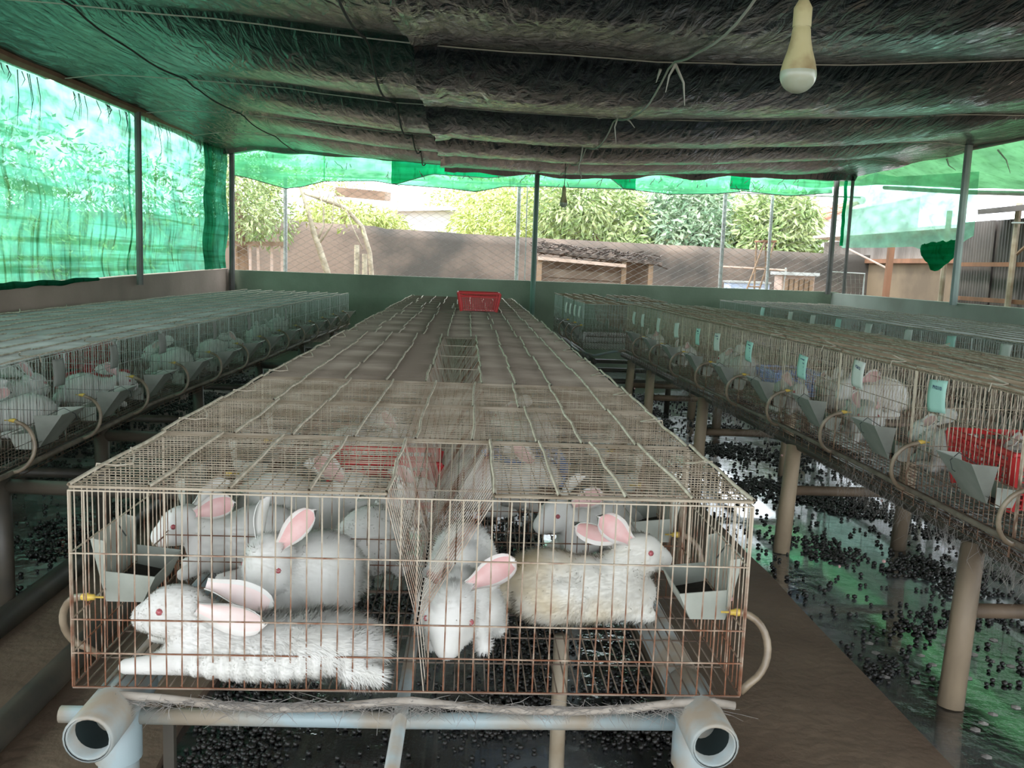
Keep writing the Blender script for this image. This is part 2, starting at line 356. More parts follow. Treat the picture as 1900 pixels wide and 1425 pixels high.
nm = ['second from the open end', 'third from the open end', 'fourth from the open end', 'over the rear edge of the tarp', 'fifth']
for i, y in enumerate(PUR[4:8]):
    wire_along('roof_wire', [(x, y, ceil_z(x, y) - .03) for x in np.linspace(-2.9, 4.55, 30)], .004, M['cord'],
               f'thin wire stretched across under the black tarp, {ORD[i]} from the open end', 'wire')
# ropes running lengthwise under the tarps
def rope(x, y0, y1, label, mat, r=.006):
    pts = []
    for y in np.linspace(y0, y1, 60):
        pts.append((x + .02*N(y, x), y, ceil_z(x, y) - .02 - .014))
    return ob('roof_rope', (MB().tube(pts, r, 5), mat), label=label, cat='rope')
rope(1.02, 2.0, 11.3, 'pale rope with frayed ends running lengthwise under the black tarp', M['cord'], .006)
rope(-.56, 2.0, 11.3, 'taut dark cord running lengthwise beside the tarp overlap', M['cord_d'], .007)
rope(-2.05, 2.0, 11.2, 'dark seam cord under the green tinted black tarp near the net wall', M['cord_d'], .006)

# posts and eave beams
def post(name, x, y, z0, z1, r, mat, label, n=8, lean=0):
    return ob(name, (MB().tube([(0, 0, 0), (lean, 0, z1-z0)], r, n), mat, False), loc=(x, y, z0), label=label, cat='post')
post('steel_post', XL+.045, 8.38, 1.0, 2.50, .03, M['post_dark'], 'slim dark post standing against the green net wall')
post('steel_post', XL+.06, 11.52, 0, 2.56, .035, M['post_dark'], 'dark corner post where net wall and plastered back wall meet')
post('steel_post', .80, 11.50, 0, 2.52, .032, M['post_grn'], 'dark green steel post in the middle of the back opening')
post('steel_post', 4.58, 11.55, 1.08, 2.60, .035, M['post_dark'], 'dark steel post at the corner beside the hanging green sheet')
post('steel_post', 4.585, 8.50, 1.08, 2.56, .036, M['post_grey'], 'thick grey green steel post rising from the low grey wall')
post('steel_post', 4.70, 11.35, 1.10, 2.50, .022, M['post_dark'], 'thin second post just outside the corner post at the green sheet')
ob('eave_beam', (MB().tube([(XL+.03, y, z+.02) for y, z in ((2, 2.50), (6.1, 2.46), (8.3, 2.50), (11.5, 2.57))], .035, 6), M['wood']), label='dark wooden eave pole along the top of the green net wall', cat='beam')
ob('eave_beam', (MB().tube([(XR+.06, y, z) for y, z in ((2, 2.53), (7.7, 2.545), (9.6, 2.57), (11.7, 2.61))], .028, 6), M['post_grn']), label='dark pole along the eave between black tarp and green awning', cat='beam')
ob('eave_beam', (MB().tube([(x, 11.62, z) for x, z in ((XL, 2.60), (-.3, 2.56), (.8, 2.55), (2.8, 2.56), (XR, 2.62))], .02, 6), M['post_dark']), label='thin dark pole across the top of the back opening', cat='beam')

# green net wall
def netwall(name, y0, y1, zb, mat, label, x=XL-.03, amp=.03, ztop=lambda y: interp(y, [(2, 2.52), (6.1, 2.475), (8.3, 2.515), (11.5, 2.585)])):
    def fn(u, v):
        y = lerp(y0, y1, u); zt = ztop(y); z0 = interp(y, zb)
        z = lerp(z0, zt, v) + .012*N(y*4, 0, 3)*(v > .99)
        return (x + amp*N(y*2, z*2.2, 1) + amp*.5*N(y*7, z*3, 2) + .015*math.sin(z*9 + N(y, z)*2), y, z)
    t = thing('shade_net', label, 'net')
    ob('net_panel', grid_mesh('net_panel', fn, 90, 50, mat), t)
    return t
ZB = [(2, .99), (5.9, 1.048), (7.2, 1.066), (11.5, 1.13)]
t = netwall('shade_net', 2.0, 8.40, ZB, M['net'], 'large bright green shade net panel between open end and slim dark post')
def hemfn(u, v):
    y = lerp(5.0, 7.5, u); a = v*2*PI; r = .030*(1-u*.55)*(1+.35*N(y*6, a))
    return (XL + .025 + r*1.0*math.cos(a), y, interp(y, ZB) - .005 + r*math.sin(a) + .012*N(y*3, 8))
ob('rolled_hem', grid_mesh('rolled_hem', hemfn, 60, 8, M['net_d']), t, label='dark bunched green hem lying on the wall top')
netwall('shade_net', 8.36, 11.0, ZB, M['net'], 'smaller bright green shade net panel beyond the slim dark post')
netwall('shade_net', 10.55, 11.5, ZB, M['net_d'], 'dark doubled strip of green net beside the corner post', x=XL+.0, amp=.05)
# ragged threads hanging from the eave over the net
mb = MB()
for i in range(70):
    y = rng.uniform(3, 11.3); L = rng.uniform(.03, .22)*(1 if rng.random() < .8 else 2); zt = interp(y, [(2, 2.47), (6.1, 2.43), (8.3, 2.47), (11.5, 2.54)])
    mb.tube([(XL+.02, y, zt), (XL+.03+rng.uniform(0, .02), y+rng.uniform(-.03, .03), zt-L*.5), (XL+.025, y+rng.uniform(-.05, .05), zt-L)], [.004, .003, .001], 3)
o = ob('frayed_threads', (mb, M['cord_d']), label='frayed dark threads hanging along the top of the net wall', cat='threads', kind='stuff')

# valance of shade nets over the back opening
def valance(x0, x1, top, bot, mat, label, y=11.66, amp=.02, thread=True):
    def fn(u, v):
        x = lerp(x0, x1, u); z = lerp(interp(x, bot), interp(x, top), v)
        return (x, y + amp*N(x*3, z*5, y*7) + .012*math.sin(z*40+3*N(x*1.2, z)), z + .008*N(x*5, v*3))
    t = thing('net_valance', label, 'net')
    ob('net_panel', grid_mesh('net_panel', fn, 40, 16, mat), t)
    cord = [(lerp(x0, x1, k/24), y-.012, interp(lerp(x0, x1, k/24), bot)) for k in range(25)]
    ob('hem_cord', (MB().tube(cord, .006, 4), M['cord_d']), t)
    return t
TOP = [(-3.0, 2.60), (-1.8, 2.60), (.8, 2.58), (2.8, 2.60), (4.6, 2.64)]
valance(-2.96, -1.82, TOP, [(-2.96, 2.27), (-2.75, 2.24), (-2.30, 2.13), (-2.1, 2.16), (-1.82, 2.24)], M['net_v'], 'light green net strip over the back opening beside the net wall corner')
valance(-1.84, -.90, TOP, [(-1.84, 2.24), (-1.2, 2.27), (-.9, 2.23)], M['net_v'], 'light green net strip with a dark torn edge, second from the net wall', y=11.68)
valance(-1.0, .80, [(-1, 2.56), (.8, 2.54)], [(-1.0, 2.24), (-.93, 2.24), (-.5, 2.38), (.2, 2.36), (.8, 2.44)], M['net_v2'], 'deep emerald doubled net fold hanging above the white house', y=11.63)
valance(-.90, .82, TOP, [(-.9, 2.24), (-.3, 2.22), (.05, 2.19), (.4, 2.27), (.82, 2.28)], M['net_v'], 'pale green net strip behind the deep emerald fold', y=11.70)
valance(.80, 1.95, TOP, [(.8, 2.29), (1.3, 2.29), (1.95, 2.30)], M['net_v'], 'pale green net strip behind the cord of the far bulb', y=11.68)
valance(1.70, 2.05, [(1.5, 2.56), (2.05, 2.56)], [(1.7, 2.44), (1.9, 2.30), (2.05, 2.30)], M['net_v2'], 'small dark green triangle of folded net past the far bulb', y=11.64)
valance(1.95, 3.40, TOP, [(1.95, 2.30), (2.5, 2.26), (3.1, 2.29), (3.4, 2.33)], M['net_v'], 'pale green net strip above the dense mango trees', y=11.69)
valance(3.25, 3.50, [(3.2, 2.58), (3.6, 2.58)], [(3.25, 2.36), (3.5, 2.35)], M['net_v2'], 'narrow dark green folded strip of net before the corner panel', y=11.64)
valance(3.40, 4.58, TOP, [(3.4, 2.34), (4.0, 2.30), (4.58, 2.36)], M['net_v'], 'pale green net strip reaching the corner post at the green sheet', y=11.68)
mb = MB()
for i in range(46):
    x = rng.uniform(-1.9, 4.4); z = rng.uniform(2.32, 2.52); L = rng.uniform(.02, .08); a = rng.uniform(-1, 1)
    mb.tube([(x, 11.60, z), (x+L*a*.6, 11.59, z-L*.6), (x+L*a, 11.60, z-L*.7), (x+L*a*1.4, 11.60, z-L*1.2)], .0045, 3)
ob('torn_net_shreds', (mb, M['cord_d']), label='dark torn shreds and ties caught on the green net valance', cat='threads', kind='stuff')

# hanging green sheet on the wall-side bay, tied up in a bunch
t = thing('hanging_sheet', 'bright translucent green sheet hung in the bay beside the thick grey green post', 'sheet')
def sheetfn(u, v):
    y = lerp(11.75, 8.62, u)
    zt = interp(u, [(0, 2.56), (.12, 2.50), (.25, 2.56), (.42, 2.46), (.7, 2.40), (1, 2.34)])
    zb = interp(u, [(0, 1.68), (.4, 1.66), (.62, 1.66), (.8, 1.55), (1, 1.74)])
    z = lerp(zb, zt, v)
    fold = .05*math.exp(-((u - lerp(.86, .42, v))/.035)**2) + .035*math.exp(-((u - lerp(.02, .24, v))/.02)**2) + .03*math.exp(-((u-lerp(.9, .62, v))/.03)**2)
    return (XR + .16 + fold + .012*N(y*3, z*1.0), y, z)
ob('sheet_cloth', grid_mesh('sheet_cloth', sheetfn, 90, 40, M['film']), t)
def bunch(u, v):
    a = v*2*PI; c = Vector((XR+.14, lerp(9.55, 8.85, u), 1.64 - .10*math.sin(PI*u) + .04*u)); r = .10*math.sin(PI*min(1, u*.94+.05))**.7*(1+.45*N(u*6, math.cos(a)*2, math.sin(a)*2))
    return tuple(c + Vector((r*math.cos(a)*.9, 0, r*math.sin(a)*1.25)))
ob('tied_bunch', grid_mesh('tied_bunch', bunch, 30, 20, M['net_v2']), t, label='dark green bunched and tied corner')
ob('edge_fold', grid_mesh('edge_fold', lambda u, v: (XR+.10+.02*math.cos(v*2*PI), 11.60+.03*math.sin(v*2*PI)+.03*N(u*5, 1), lerp(2.52, 1.70, u)), 30, 8, M['net_v2']), t)
# green awning beyond the eave
def awn(u, v):
    y = lerp(3.0, 14.6, v); x = lerp(XR+.04, 5.6, u)
    return (x, y, lerp(interp(y, [(3, 2.55), (7.7, 2.57), (11.6, 2.63), (14.6, 2.84)]), interp(y, [(3, 2.0), (9.24, 2.256), (10.5, 2.37), (12.5, 2.58), (14.5, 2.7)]), u) - .05*math.sin(PI*u) + .015*N(x*2, y*1.5))
t = thing('green_awning', 'sagging green tarp awning sloping outward beyond the low grey wall', 'awning'); ob('awning_sheet', grid_mesh('awning_sheet', awn, 24, 60, M['film_r']), t)
ob('edge_pipe', (MB().tube([(5.62, 3, 1.96), (5.62, 9.24, 2.22), (5.62, 10.5, 2.33), (5.62, 12.5, 2.54)], .028, 8), M['galv']), t, label='pale metal pipe along the lower edge')

# ------------------------------------------------------------------ FENCE AND YARD BEHIND
t = thing('chain_link_fence', 'diamond wire mesh fence standing behind the plastered back wall', 'fence', (0, 12.0, 0))
mb = MB(); cw = .072; nx = int(8.0/cw)
for i in range(nx):
    x = -3.0 + i*cw; pts = []
    nz = int((2.36-.98)/(cw*.55))
    for k in range(nz+1):
        s_ = 1 if (k+i) % 2 else -1
        pts.append((x + s_*cw*.5 + .006*N(x*3, k*.4), .003*s_, .98 + k*cw*.55 + .01*N(x*2, k*.3, 4)))
    mb.tube(pts, .0038, 4, cap=False)
o = ob('wire_mesh', (mb, M['chain']), t, kind='stuff')
for x in (-2.365, .62, 3.315, 3.94): ob('fence_post', (MB().tube([(x, .03, 0), (x-.01, .03, 2.36)], .026 if x != 3.94 else .022, 8), M['galv']), t)
ob('top_rail', (MB().tube([(-3, .03, 2.33), (5.1, .03, 2.35)], .012, 6), M['galv']), t)
ob('stay_wire', (MB().tube([(.735, .03, 0), (.715, .03, 2.3)], .008, 5), M['galv']), t)
t = thing('mesh_gate_panel', 'short framed wire mesh panel jutting past the corner post outside', 'fence', (4.75, 12.02, .9))
mb = MB()
for k in range(9): mb.tube([(k*.06, 0, 0), (k*.06+.03, 0, .22), (k*.06, 0, .46)], .0035, 3)
for k in range(9): mb.tube([(0, .006, .03+k*.05), (.48, .006, .03+k*.05)], .003, 3)
ob('wire_mesh', (mb, M['chain']), t, kind='stuff'); ob('frame', (MB().tube([(0, 0, 0), (0, 0, .47), (.49, 0, .46), (.49, 0, 0)], .012, 5), M['galv']), t)

# yard wall with a stained, uneven top
def ywall(u, v):
    x = lerp(-9, 11, u); return (x, lerp(16.4, 16.0, u) + .02*N(x*2, v*3), v*(interp(x, [(-9, 1.95), (-3.15, 1.90), (-1.62, 1.88), (-1.5, 1.84), (.8, 1.79), (4.4, 1.735), (11, 1.65)]) + .012*N(x*3, 0)))
me = grid_mesh('trim_3', ywall, 90, 12, M['yard'], .16); structure(ob('trim_3', me))
# low shed with a ragged debris roof against the yard wall
t = thing('lean_to_shed', 'low dark shed with ragged debris roof in the yard behind the fence', 'shed', (0, 14.0, 0))
mb = MB()
for i in range(420):
    x = rng.uniform(1.0, 2.92); yy = rng.uniform(-.1, .9); z = lerp(1.60, 1.46, (x-1)/1.9) + rng.uniform(-.09, .07) + yy*.03
    a = rng.uniform(0, PI); L = rng.uniform(.05, .16); d = Vector((math.cos(a), math.sin(a)*.5, rng.uniform(-.4, .3)))*L
    mb.tube([(x, yy, z), (x+d.x, yy+d.y, z+d.z)], rng.uniform(.006, .016), 3)
ob('debris_roof', (mb, M['thatch']), t, kind='stuff')
ob('roof_board', (MB().box((1.95, .42, 1.47), (1.95, 1.0, .05), Euler((.0, .07, 0)).to_matrix()), M['thatch']), t)
ob('front_beam', (MB().box((1.7, -.06, 1.385), (1.34, .06, .05), Euler((0, .05, 0)).to_matrix()), M['wood_p']), t, label='pale front beam')
for x in (1.06, 2.35, 2.76): ob('post', (MB().box((x, -.02, .72), (.07, .07, 1.44)), M['wood']), t)
for k in range(3): ob('side_board', (MB().box((1.70, .05+.005*k, 1.19-k*.14), (1.26, .03, .125), Euler((0, .03, 0)).to_matrix()), M['shed_in']), t)
ob('back_board', (MB().box((1.95, .85, .72), (1.9, .04, 1.4)), M['shed_in']), t)

# houses far behind
t = thing('white_house', 'white house with a wide sunbleached roof behind the bare curved tree', 'house', (-3.4, 24, 0))
ob('wall', (MB().box((-.02, 2.2, 1.15), (2.5, 4.0, 2.3)), M['white_wall']), t)
ob('roof', (MB().add([(-1.8, -.4, 2.45), (1.28, -.4, 2.26), (1.32, 2.2, 3.02), (-1.8, 2.2, 3.22), (-1.8, -.4, 2.38), (1.28, -.4, 2.19), (1.32, 2.2, 2.95), (-1.8, 2.2, 3.15)],
    [(0, 1, 2, 3), (7, 6, 5, 4), (0, 4, 5, 1), (1, 5, 6, 2), (2, 6, 7, 3), (3, 7, 4, 0)]), M['roof_w']), t)
ob('porch_roof', (MB().box((.75, -1.0, 2.88), (1.2, 1.6, .22), Euler((.06, .05, 0)).to_matrix()), M['roof_br']), t, label='brown porch roof')
ob('gable_trim', (MB().tube([(1.30, -.42, 2.22), (1.33, 2.2, 3.0)], .05, 5), M['wood_p']), t)
t = thing('low_annex', 'low white annex with a thin light roof slab behind the fence', 'house', (-1.2, 23, 0))
ob('wall', (MB().box((0, 1.4, 1.28), (1.62, 2.6, 2.56)), M['white_wall']), t)
ob('roof', (MB().box((.1, 1.3, 2.66), (1.95, 3.0, .10), Euler((.05, -.06, 0)).to_matrix()), M['roof_w']), t)
t = thing('tiled_house', 'white gabled house with a sloping red tile roof beyond the yard wall', 'house', (8.6, 22, 0))
ob('wall', (MB().add([(-1.25, 0, 0), (2.2, 0, 0), (2.2, 0, 3.3), (.1, 0, 2.82), (-1.25, 0, 2.05), (-1.25, 4, 0), (2.2, 4, 0), (2.2, 4, 3.3), (.1, 4, 2.82), (-1.25, 4, 2.05)],
   [(0, 1, 2, 3, 4), (9, 8, 7, 6, 5), (0, 4, 9, 5), (1, 6, 7, 2), (2, 7, 8, 3), (3, 8, 9, 4), (0, 5, 6, 1)]), M['white_wall']), t)
rf = ob('roof', (MB().box((-.4, 1.9, 2.52), (2.35, 4.4, .06), Euler((0, -.52, 0)).to_matrix()), M['tile']), t)
tm = MB().box((0, 0, 0), (.27, .24, .05)).mesh('roof_tile', M['tile'])
for r_ in range(4):
    for k in range(8):
        a = .52; q = -1.05 + k*.28
        ob('roof_tile', tm, rf, (-.4 + q*math.cos(a), -.22 + r_*.25, 2.57 + q*math.sin(a) + rng.uniform(-.01, .01)), (0, -a + .09, 0))
ob('ridge_cap', (MB().tube([(.62, -.35, 3.13), (.62, 4, 3.13)], .10, 7), M['roof_w']), t)

# trees
def leaf_cloud(blobs, n, L, mat, droop=.5):
    """individual bent leaves spread through the given ellipsoids"""
    tot = sum(b[1][0]*b[1][1]*b[1][2] for b in blobs); V = []; F = []
    for c, r in blobs:
        m = int(n*r[0]*r[1]*r[2]/tot)
        d = rng.normal(size=(m, 3)); d /= np.linalg.norm(d, axis=1)[:, None]; rad = rng.uniform(.25, 1, m)**.45
        P = np.array(c) + d*np.array(r)*rad[:, None]
        dr = d*.6 + rng.normal(size=(m, 3))*.5; dr[:, 2] -= droop; dr /= np.linalg.norm(dr, axis=1)[:, None]
        sd_ = np.cross(dr, rng.normal(size=(m, 3))); sd_ /= np.linalg.norm(sd_, axis=1)[:, None]
        nn = np.cross(sd_, dr); l = L*rng.uniform(.6, 1.3, m)[:, None]
        b0 = len(V)
        Q = np.stack([P, P + dr*l*.5 + sd_*l*.17 + nn*l*.05, P + dr*l - nn*l*.06, P + dr*l*.5 - sd_*l*.17 + nn*l*.05], 1).reshape(-1, 3)
        V += Q.tolist(); F += [(b0+4*i, b0+4*i+1, b0+4*i+2, b0+4*i+3) for i in range(m)]
    me = bpy.data.meshes.new('foliage'); me.from_pydata(V, [], F); me.update(); me.materials.append(mat); return me
def tree(name, label, x, y, h, rx, rz, mat, n=6500, L=.17, cz=None, trunk=True, cat='tree'):
    t = thing(name, label, cat, (x, y, 0)); cz = cz if cz else h-rz
    bl = [((0, 0, cz), (rx, rx*.8, rz))] + [((rx*.75*math.cos(a), rx*.6*math.sin(a), cz + rz*rng.uniform(-.55, .55)), (rx*.55, rx*.5, rz*.5)) for a in np.arange(0, 6.2, 1.05)]
    ob('foliage', leaf_cloud(bl, n, L, mat), t, kind='stuff')
    if trunk: ob('trunk', (MB().tube([(0, 0, 0), (.05, 0, cz*.5), (-.03, .05, cz)], [.13, .10, .06], 7), M['bark_d']), t)
    return t
tree('leafy_tree', 'yellow green leafy tree growing close beside the low white annex', 1.0, 21.5, 3.4, 1.5, 1.3, M['leaf_a'])
tree('leafy_tree', 'bright yellow green tree rising above the annex roof', .6, 29, 4.2, 2.2, 1.7, M['leaf_a'])
tree('leafy_tree', 'pale mango tree right behind the debris roofed shed', 2.75, 20, 3.3, 1.2, 1.25, M['leaf_b'], L=.20)
tree('leafy_tree', 'blue green mango tree with drooping leaves, between shed and step ladder', 4.75, 20.5, 3.4, 1.2, 1.3, M['leaf_c'], L=.22)
tree('leafy_tree', 'tall green tree behind the tiled house', 8.6, 30, 4.4, 2.3, 1.8, M['leaf_b'])
tree('leafy_tree', 'dense green tree closing the gap behind the mango trees', 4.0, 27, 4.0, 2.6, 1.7, M['leaf_b'], n=6000)
tree('leafy_tree', 'light green tree seen over the yard wall before the tiled house', 6.45, 19.5, 3.1, .9, 1.0, M['leaf_b'], L=.20)
tree('leafy_tree', 'tall tree behind the white house', -5.8, 33, 4.8, 2.6, 2.0, M['leaf_a'])
tree('climber_bush', 'olive green climber covering the fence corner by the net wall', -3.25, 13.2, 2.9, .62, .75, M['leaf_b'], n=4200, L=.09, cat='bush')
tree('garden_bush', 'low yellow green bush on the yard wall below the white house', -2.3, 16.9, 2.35, .7, .3, M['leaf_a'], n=1500, L=.12, cat='bush')
tree('garden_bush', 'small yellow green bush in front of the annex wall', -1.7, 17.6, 2.25, .55, .28, M['leaf_a'], n=1200, L=.12, cat='bush')
nb = [(-6.2, 6.0), (-6.6, 8.2), (-5.6, 10.2), (-6.5, 12.5), (-5.4, 14.2)]
for (x, y), tx in zip(nb, ['opposite the open end', 'second from the open end', 'behind the slim dark post', 'fourth from the open end', 'past the corner of the shed']):
    tree('garden_tree', f'leafy garden tree glimpsed through the green net, {tx}', x, y, 2.9, 1.1, 1.2, M['leaf_b'], n=3000, L=.11)
# bare curved tree
t = thing('bare_tree', 'pale bare tree with arching branches and few leaves behind the fence', 'tree', (0, 13.5, 0))
ob('trunk', (MB().tube([(-1.95, 0, 0), (-2.0, 0, .7), (-2.06, 0, 1.1), (-2.18, 0, 1.45), (-2.26, 0, 1.67), (-2.34, 0, 1.95), (-2.44, 0, 2.25), (-2.5, 0, 2.6)], [.06, .055, .05, .046, .04, .03, .024, .015], 7), M['bark'], True), t)
for nmx, pts, r in (('branch', [(-2.44, .02, 2.22), (-2.13, .05, 2.13), (-1.82, .1, 2.03), (-1.58, .1, 1.77), (-1.46, .1, 1.39), (-1.41, .1, .9), (-1.42, .1, 0)], [.02, .028, .03, .035, .035, .035, .04]),
                  ('branch', [(-2.2, 0, 1.56), (-2.12, 0, 1.75), (-2.12, 0, 2.0), (-2.24, 0, 2.4)], [.02, .018, .014, .008]),
                  ('branch', [(-2.18, 0, 1.5), (-2.0, .03, 1.78), (-1.98, 0, 2.1), (-1.95, 0, 2.4)], [.018, .015, .012, .006]),
                  ('branch', [(-1.82, .1, 2.03), (-1.7, 0, 1.75), (-1.55, 0, 1.45)], [.014, .011, .008]),
                  ('branch', [(-2.1, .05, 2.1), (-2.0, 0, 2.3), (-1.85, 0, 2.0), (-1.7, 0, 1.9)], [.012, .010, .008, .005])):
    ob(nmx, (MB().tube(pts, r, 6), M['bark'], True), t)
ob('sparse_leaves', leaf_cloud([((-2.2, 0, 2.1), (.45, .2, .3)), ((-1.75, 0, 1.85), (.3, .2, .2)), ((-2.4, 0, 1.9), (.25, .2, .25))], 170, .085, M['leaf_a']), t, kind='stuff')
for x, h in ((-1.615, 1.50), (-1.50, 1.38)): ob('tree_stump', (MB().tube([(0, 0, 0), (.01, 0, h*.6), (0, 0, h)], [.045, .04, .038], 7), M['bark']), loc=(x, 13.3, 0), label='pale cut trunk standing under the arching branch, ' + ('the taller one' if h > 1.45 else 'the shorter one'), cat='trunk')
t = thing('picket_fence', 'low weathered post and rail fence under the climber', 'fence', (0, 13, 0))
for x in (-3.28, -3.04, -2.92, -2.75, -2.6): ob('picket', (MB().box((x, 0, .72), (.035, .03, 1.44), Euler((0, rng.uniform(-.03, .03), 0)).to_matrix()), M['wood_p']), t)
ob('rail', (MB().box((-2.95, -.03, 1.46), (.85, .04, .06), Euler((0, -.03, 0)).to_matrix()), M['wood']), t)
# step ladder and frames in the yard
t = thing('step_ladder', 'tall narrow metal trestle ladder standing in the yard behind the fence', 'ladder', (0, 13.5, 0))
for a, b_ in (((4.28, -.2, 1.78), (3.70, -.3, 0)), ((4.42, -.2, 1.77), (3.95, -.3, 0)), ((4.28, .2, 1.78), (4.36, .3, 0)), ((4.42, .2, 1.77), (4.60, .3, 0))): ob('leg', (MB().tube([a, b_], .014, 5), M['wood']), t)
for k in range(5):
    z = 1.4-.28*k; f_ = (1.78-z)/1.78
    ob('rung', (MB().tube([(4.28-.58*f_, -.2-.1*f_, z), (4.42-.47*f_, -.2-.1*f_, z)], .011, 5), M['wood']), t)
ob('top_step', (MB().box((4.35, 0, 1.785), (.2, .42, .025)), M['wood_o']), t)
t = thing('pipe_frame', 'thin pale metal pipe frame enclosing a plot behind the trestle ladder', 'frame', (0, 14.2, 0))
ob('rail', (MB().tube([(3.88, 0, 1.40), (4.95, 0, 1.38)], .016, 5), M['wood_p']), t)
for x in (3.90, 4.93): ob('upright', (MB().tube([(x, 0, 0), (x, 0, 1.42)], .016, 5), M['galv']), t)
t = thing('plastic_crate', 'blue white plastic crate on a stand behind the trestle ladder', 'crate', (4.45, 14.6, .8))
ob('crate_body', (MB().box((0, 0, .18), (.62, .4, .36)), M['plaster_b']), t); ob('crate_rim', (MB().box((0, 0, .37), (.66, .44, .03)), M['galv']), t)
ob('crate_stand', (MB().box((0, 0, -.4), (.5, .3, .8)), M['wood']), t)
t = thing('wooden_hutch', 'upright slatted wooden hutch near the corner post in the yard', 'hutch', (5.15, 14.4, 0))
for k in range(6): ob('slat', (MB().box((-.2+k*.08, -.2, .7), (.055, .03, 1.1)), M['wood']), t)
ob('hutch_box', (MB().box((0, 0, .7), (.52, .36, 1.2)), M['wood_p']), t); ob('hutch_top', (MB().box((0, 0, 1.33), (.62, .5, .05)), M['galv']), t)

# neighbouring sheds beyond the low grey wall
t = thing('neighbour_shed', 'ochre plastered shed with corrugated upper cladding beyond the green sheet', 'shed', (7.0, 15.4, 0))
ob('wall', (MB().box((.08, 0, .78), (.16, 5.4, 1.56)), M['plaster_ol']), t)
ob('wall_plate', (MB().box((-.03, 0, 1.60), (.10, 5.4, .07)), M['wood_o']), t)
def corr(w, h, mat, name='corrugated_sheet', n=18):
    """one corrugated sheet lying in the y z plane"""
    vs = [(.012*math.cos(2*PI*k/3), -w/2 + w*k/(n*3), z) for z in (0, h) for k in range(n*3+1)]; m_ = n*3+1
    return shell(name, vs, [(k, k+1, m_+k+1, m_+k) for k in range(n*3)], .003, mat)
cm = corr(.9, .36, M['corr'])
for k in range(6): ob('corrugated_sheet', cm, t, (.02, -2.25+k*.9, 1.62), (0, 0, 0))
ob('roof', (MB().box((.7, 0, 2.03), (1.7, 5.8, .05), Euler((0, .06, 0)).to_matrix()), M['roof_w']), t)
ob('timber_post', (MB().box((6.0, 13.0, .9), (.075, .075, 1.8), Euler((.06, 0, 0)).to_matrix()), M['wood_o']), label='orange brown timber post standing below the green sheet', cat='post')
ob('timber_strut', (MB().tube([(6.0, 14.43, 1.75), (6.0, 13.05, 1.46)], .014, 5), M['wood_p']), label='thin pale strut leaning on the orange brown post', cat='strut')
t = thing('corrugated_shed', 'dark open shed with corrugated walls behind the thick grey green post', 'shed', (6.2, 9.2, 0))
cm2 = corr(.72, 1.75, M['corr'], n=20); cm3 = corr(.85, 1.95, M['corr_d'], n=14)
for k in range(5): ob('corrugated_sheet', cm2, t, (.15+.01*(k % 2), .92-k*.70, .10))
ob('corrugated_sheet', cm3, t, (.05, 2.05, .10), label='dark corrugated sheet'); ob('corrugated_sheet', cm3, t, (.10, 1.30, .10), label='dark corrugated sheet')
for y in (2.45, .95, -.6): ob('post', (MB().tube([(-.10, y, 0), (-.08, y, 2.2)], .035, 7), M['pvc_dirty']), t)
for z in (1.10, 1.52): ob('rail', (MB().box((-.02, .3, z), (.05, 4.0, .05)), M['wood_o']), t)
ob('roof', (MB().box((.55, -.5, 2.22), (1.6, 4.0, .06), Euler((0, -.12, 0)).to_matrix()), M['corr_d']), t)
ob('brace', (MB().tube([(-.06, .95, 1.62), (-.06, .1, 2.12)], .018, 5), M['wood']), t)
ob('cable', (MB().tube([(-.14, .95, 1.98), (-.16, -.2, 1.93), (-.14, -1.5, 1.98)], .012, 5), M['galv']), t)

# ------------------------------------------------------------------ CAGES
def bar(mb, a, b_, r, n=3, wob=0):
    if wob:
        a, b_ = Vector(a), Vector(b_); mid = [a.lerp(b_, k/4) + Vector((rng.uniform(-wob, wob), rng.uniform(-wob, wob), rng.uniform(-wob, wob)))*(0 < k < 4) for k in range(5)]
        mb.tube(mid, r, n, cap=False)
    else: mb.tube([a, b_], r, n, cap=False)

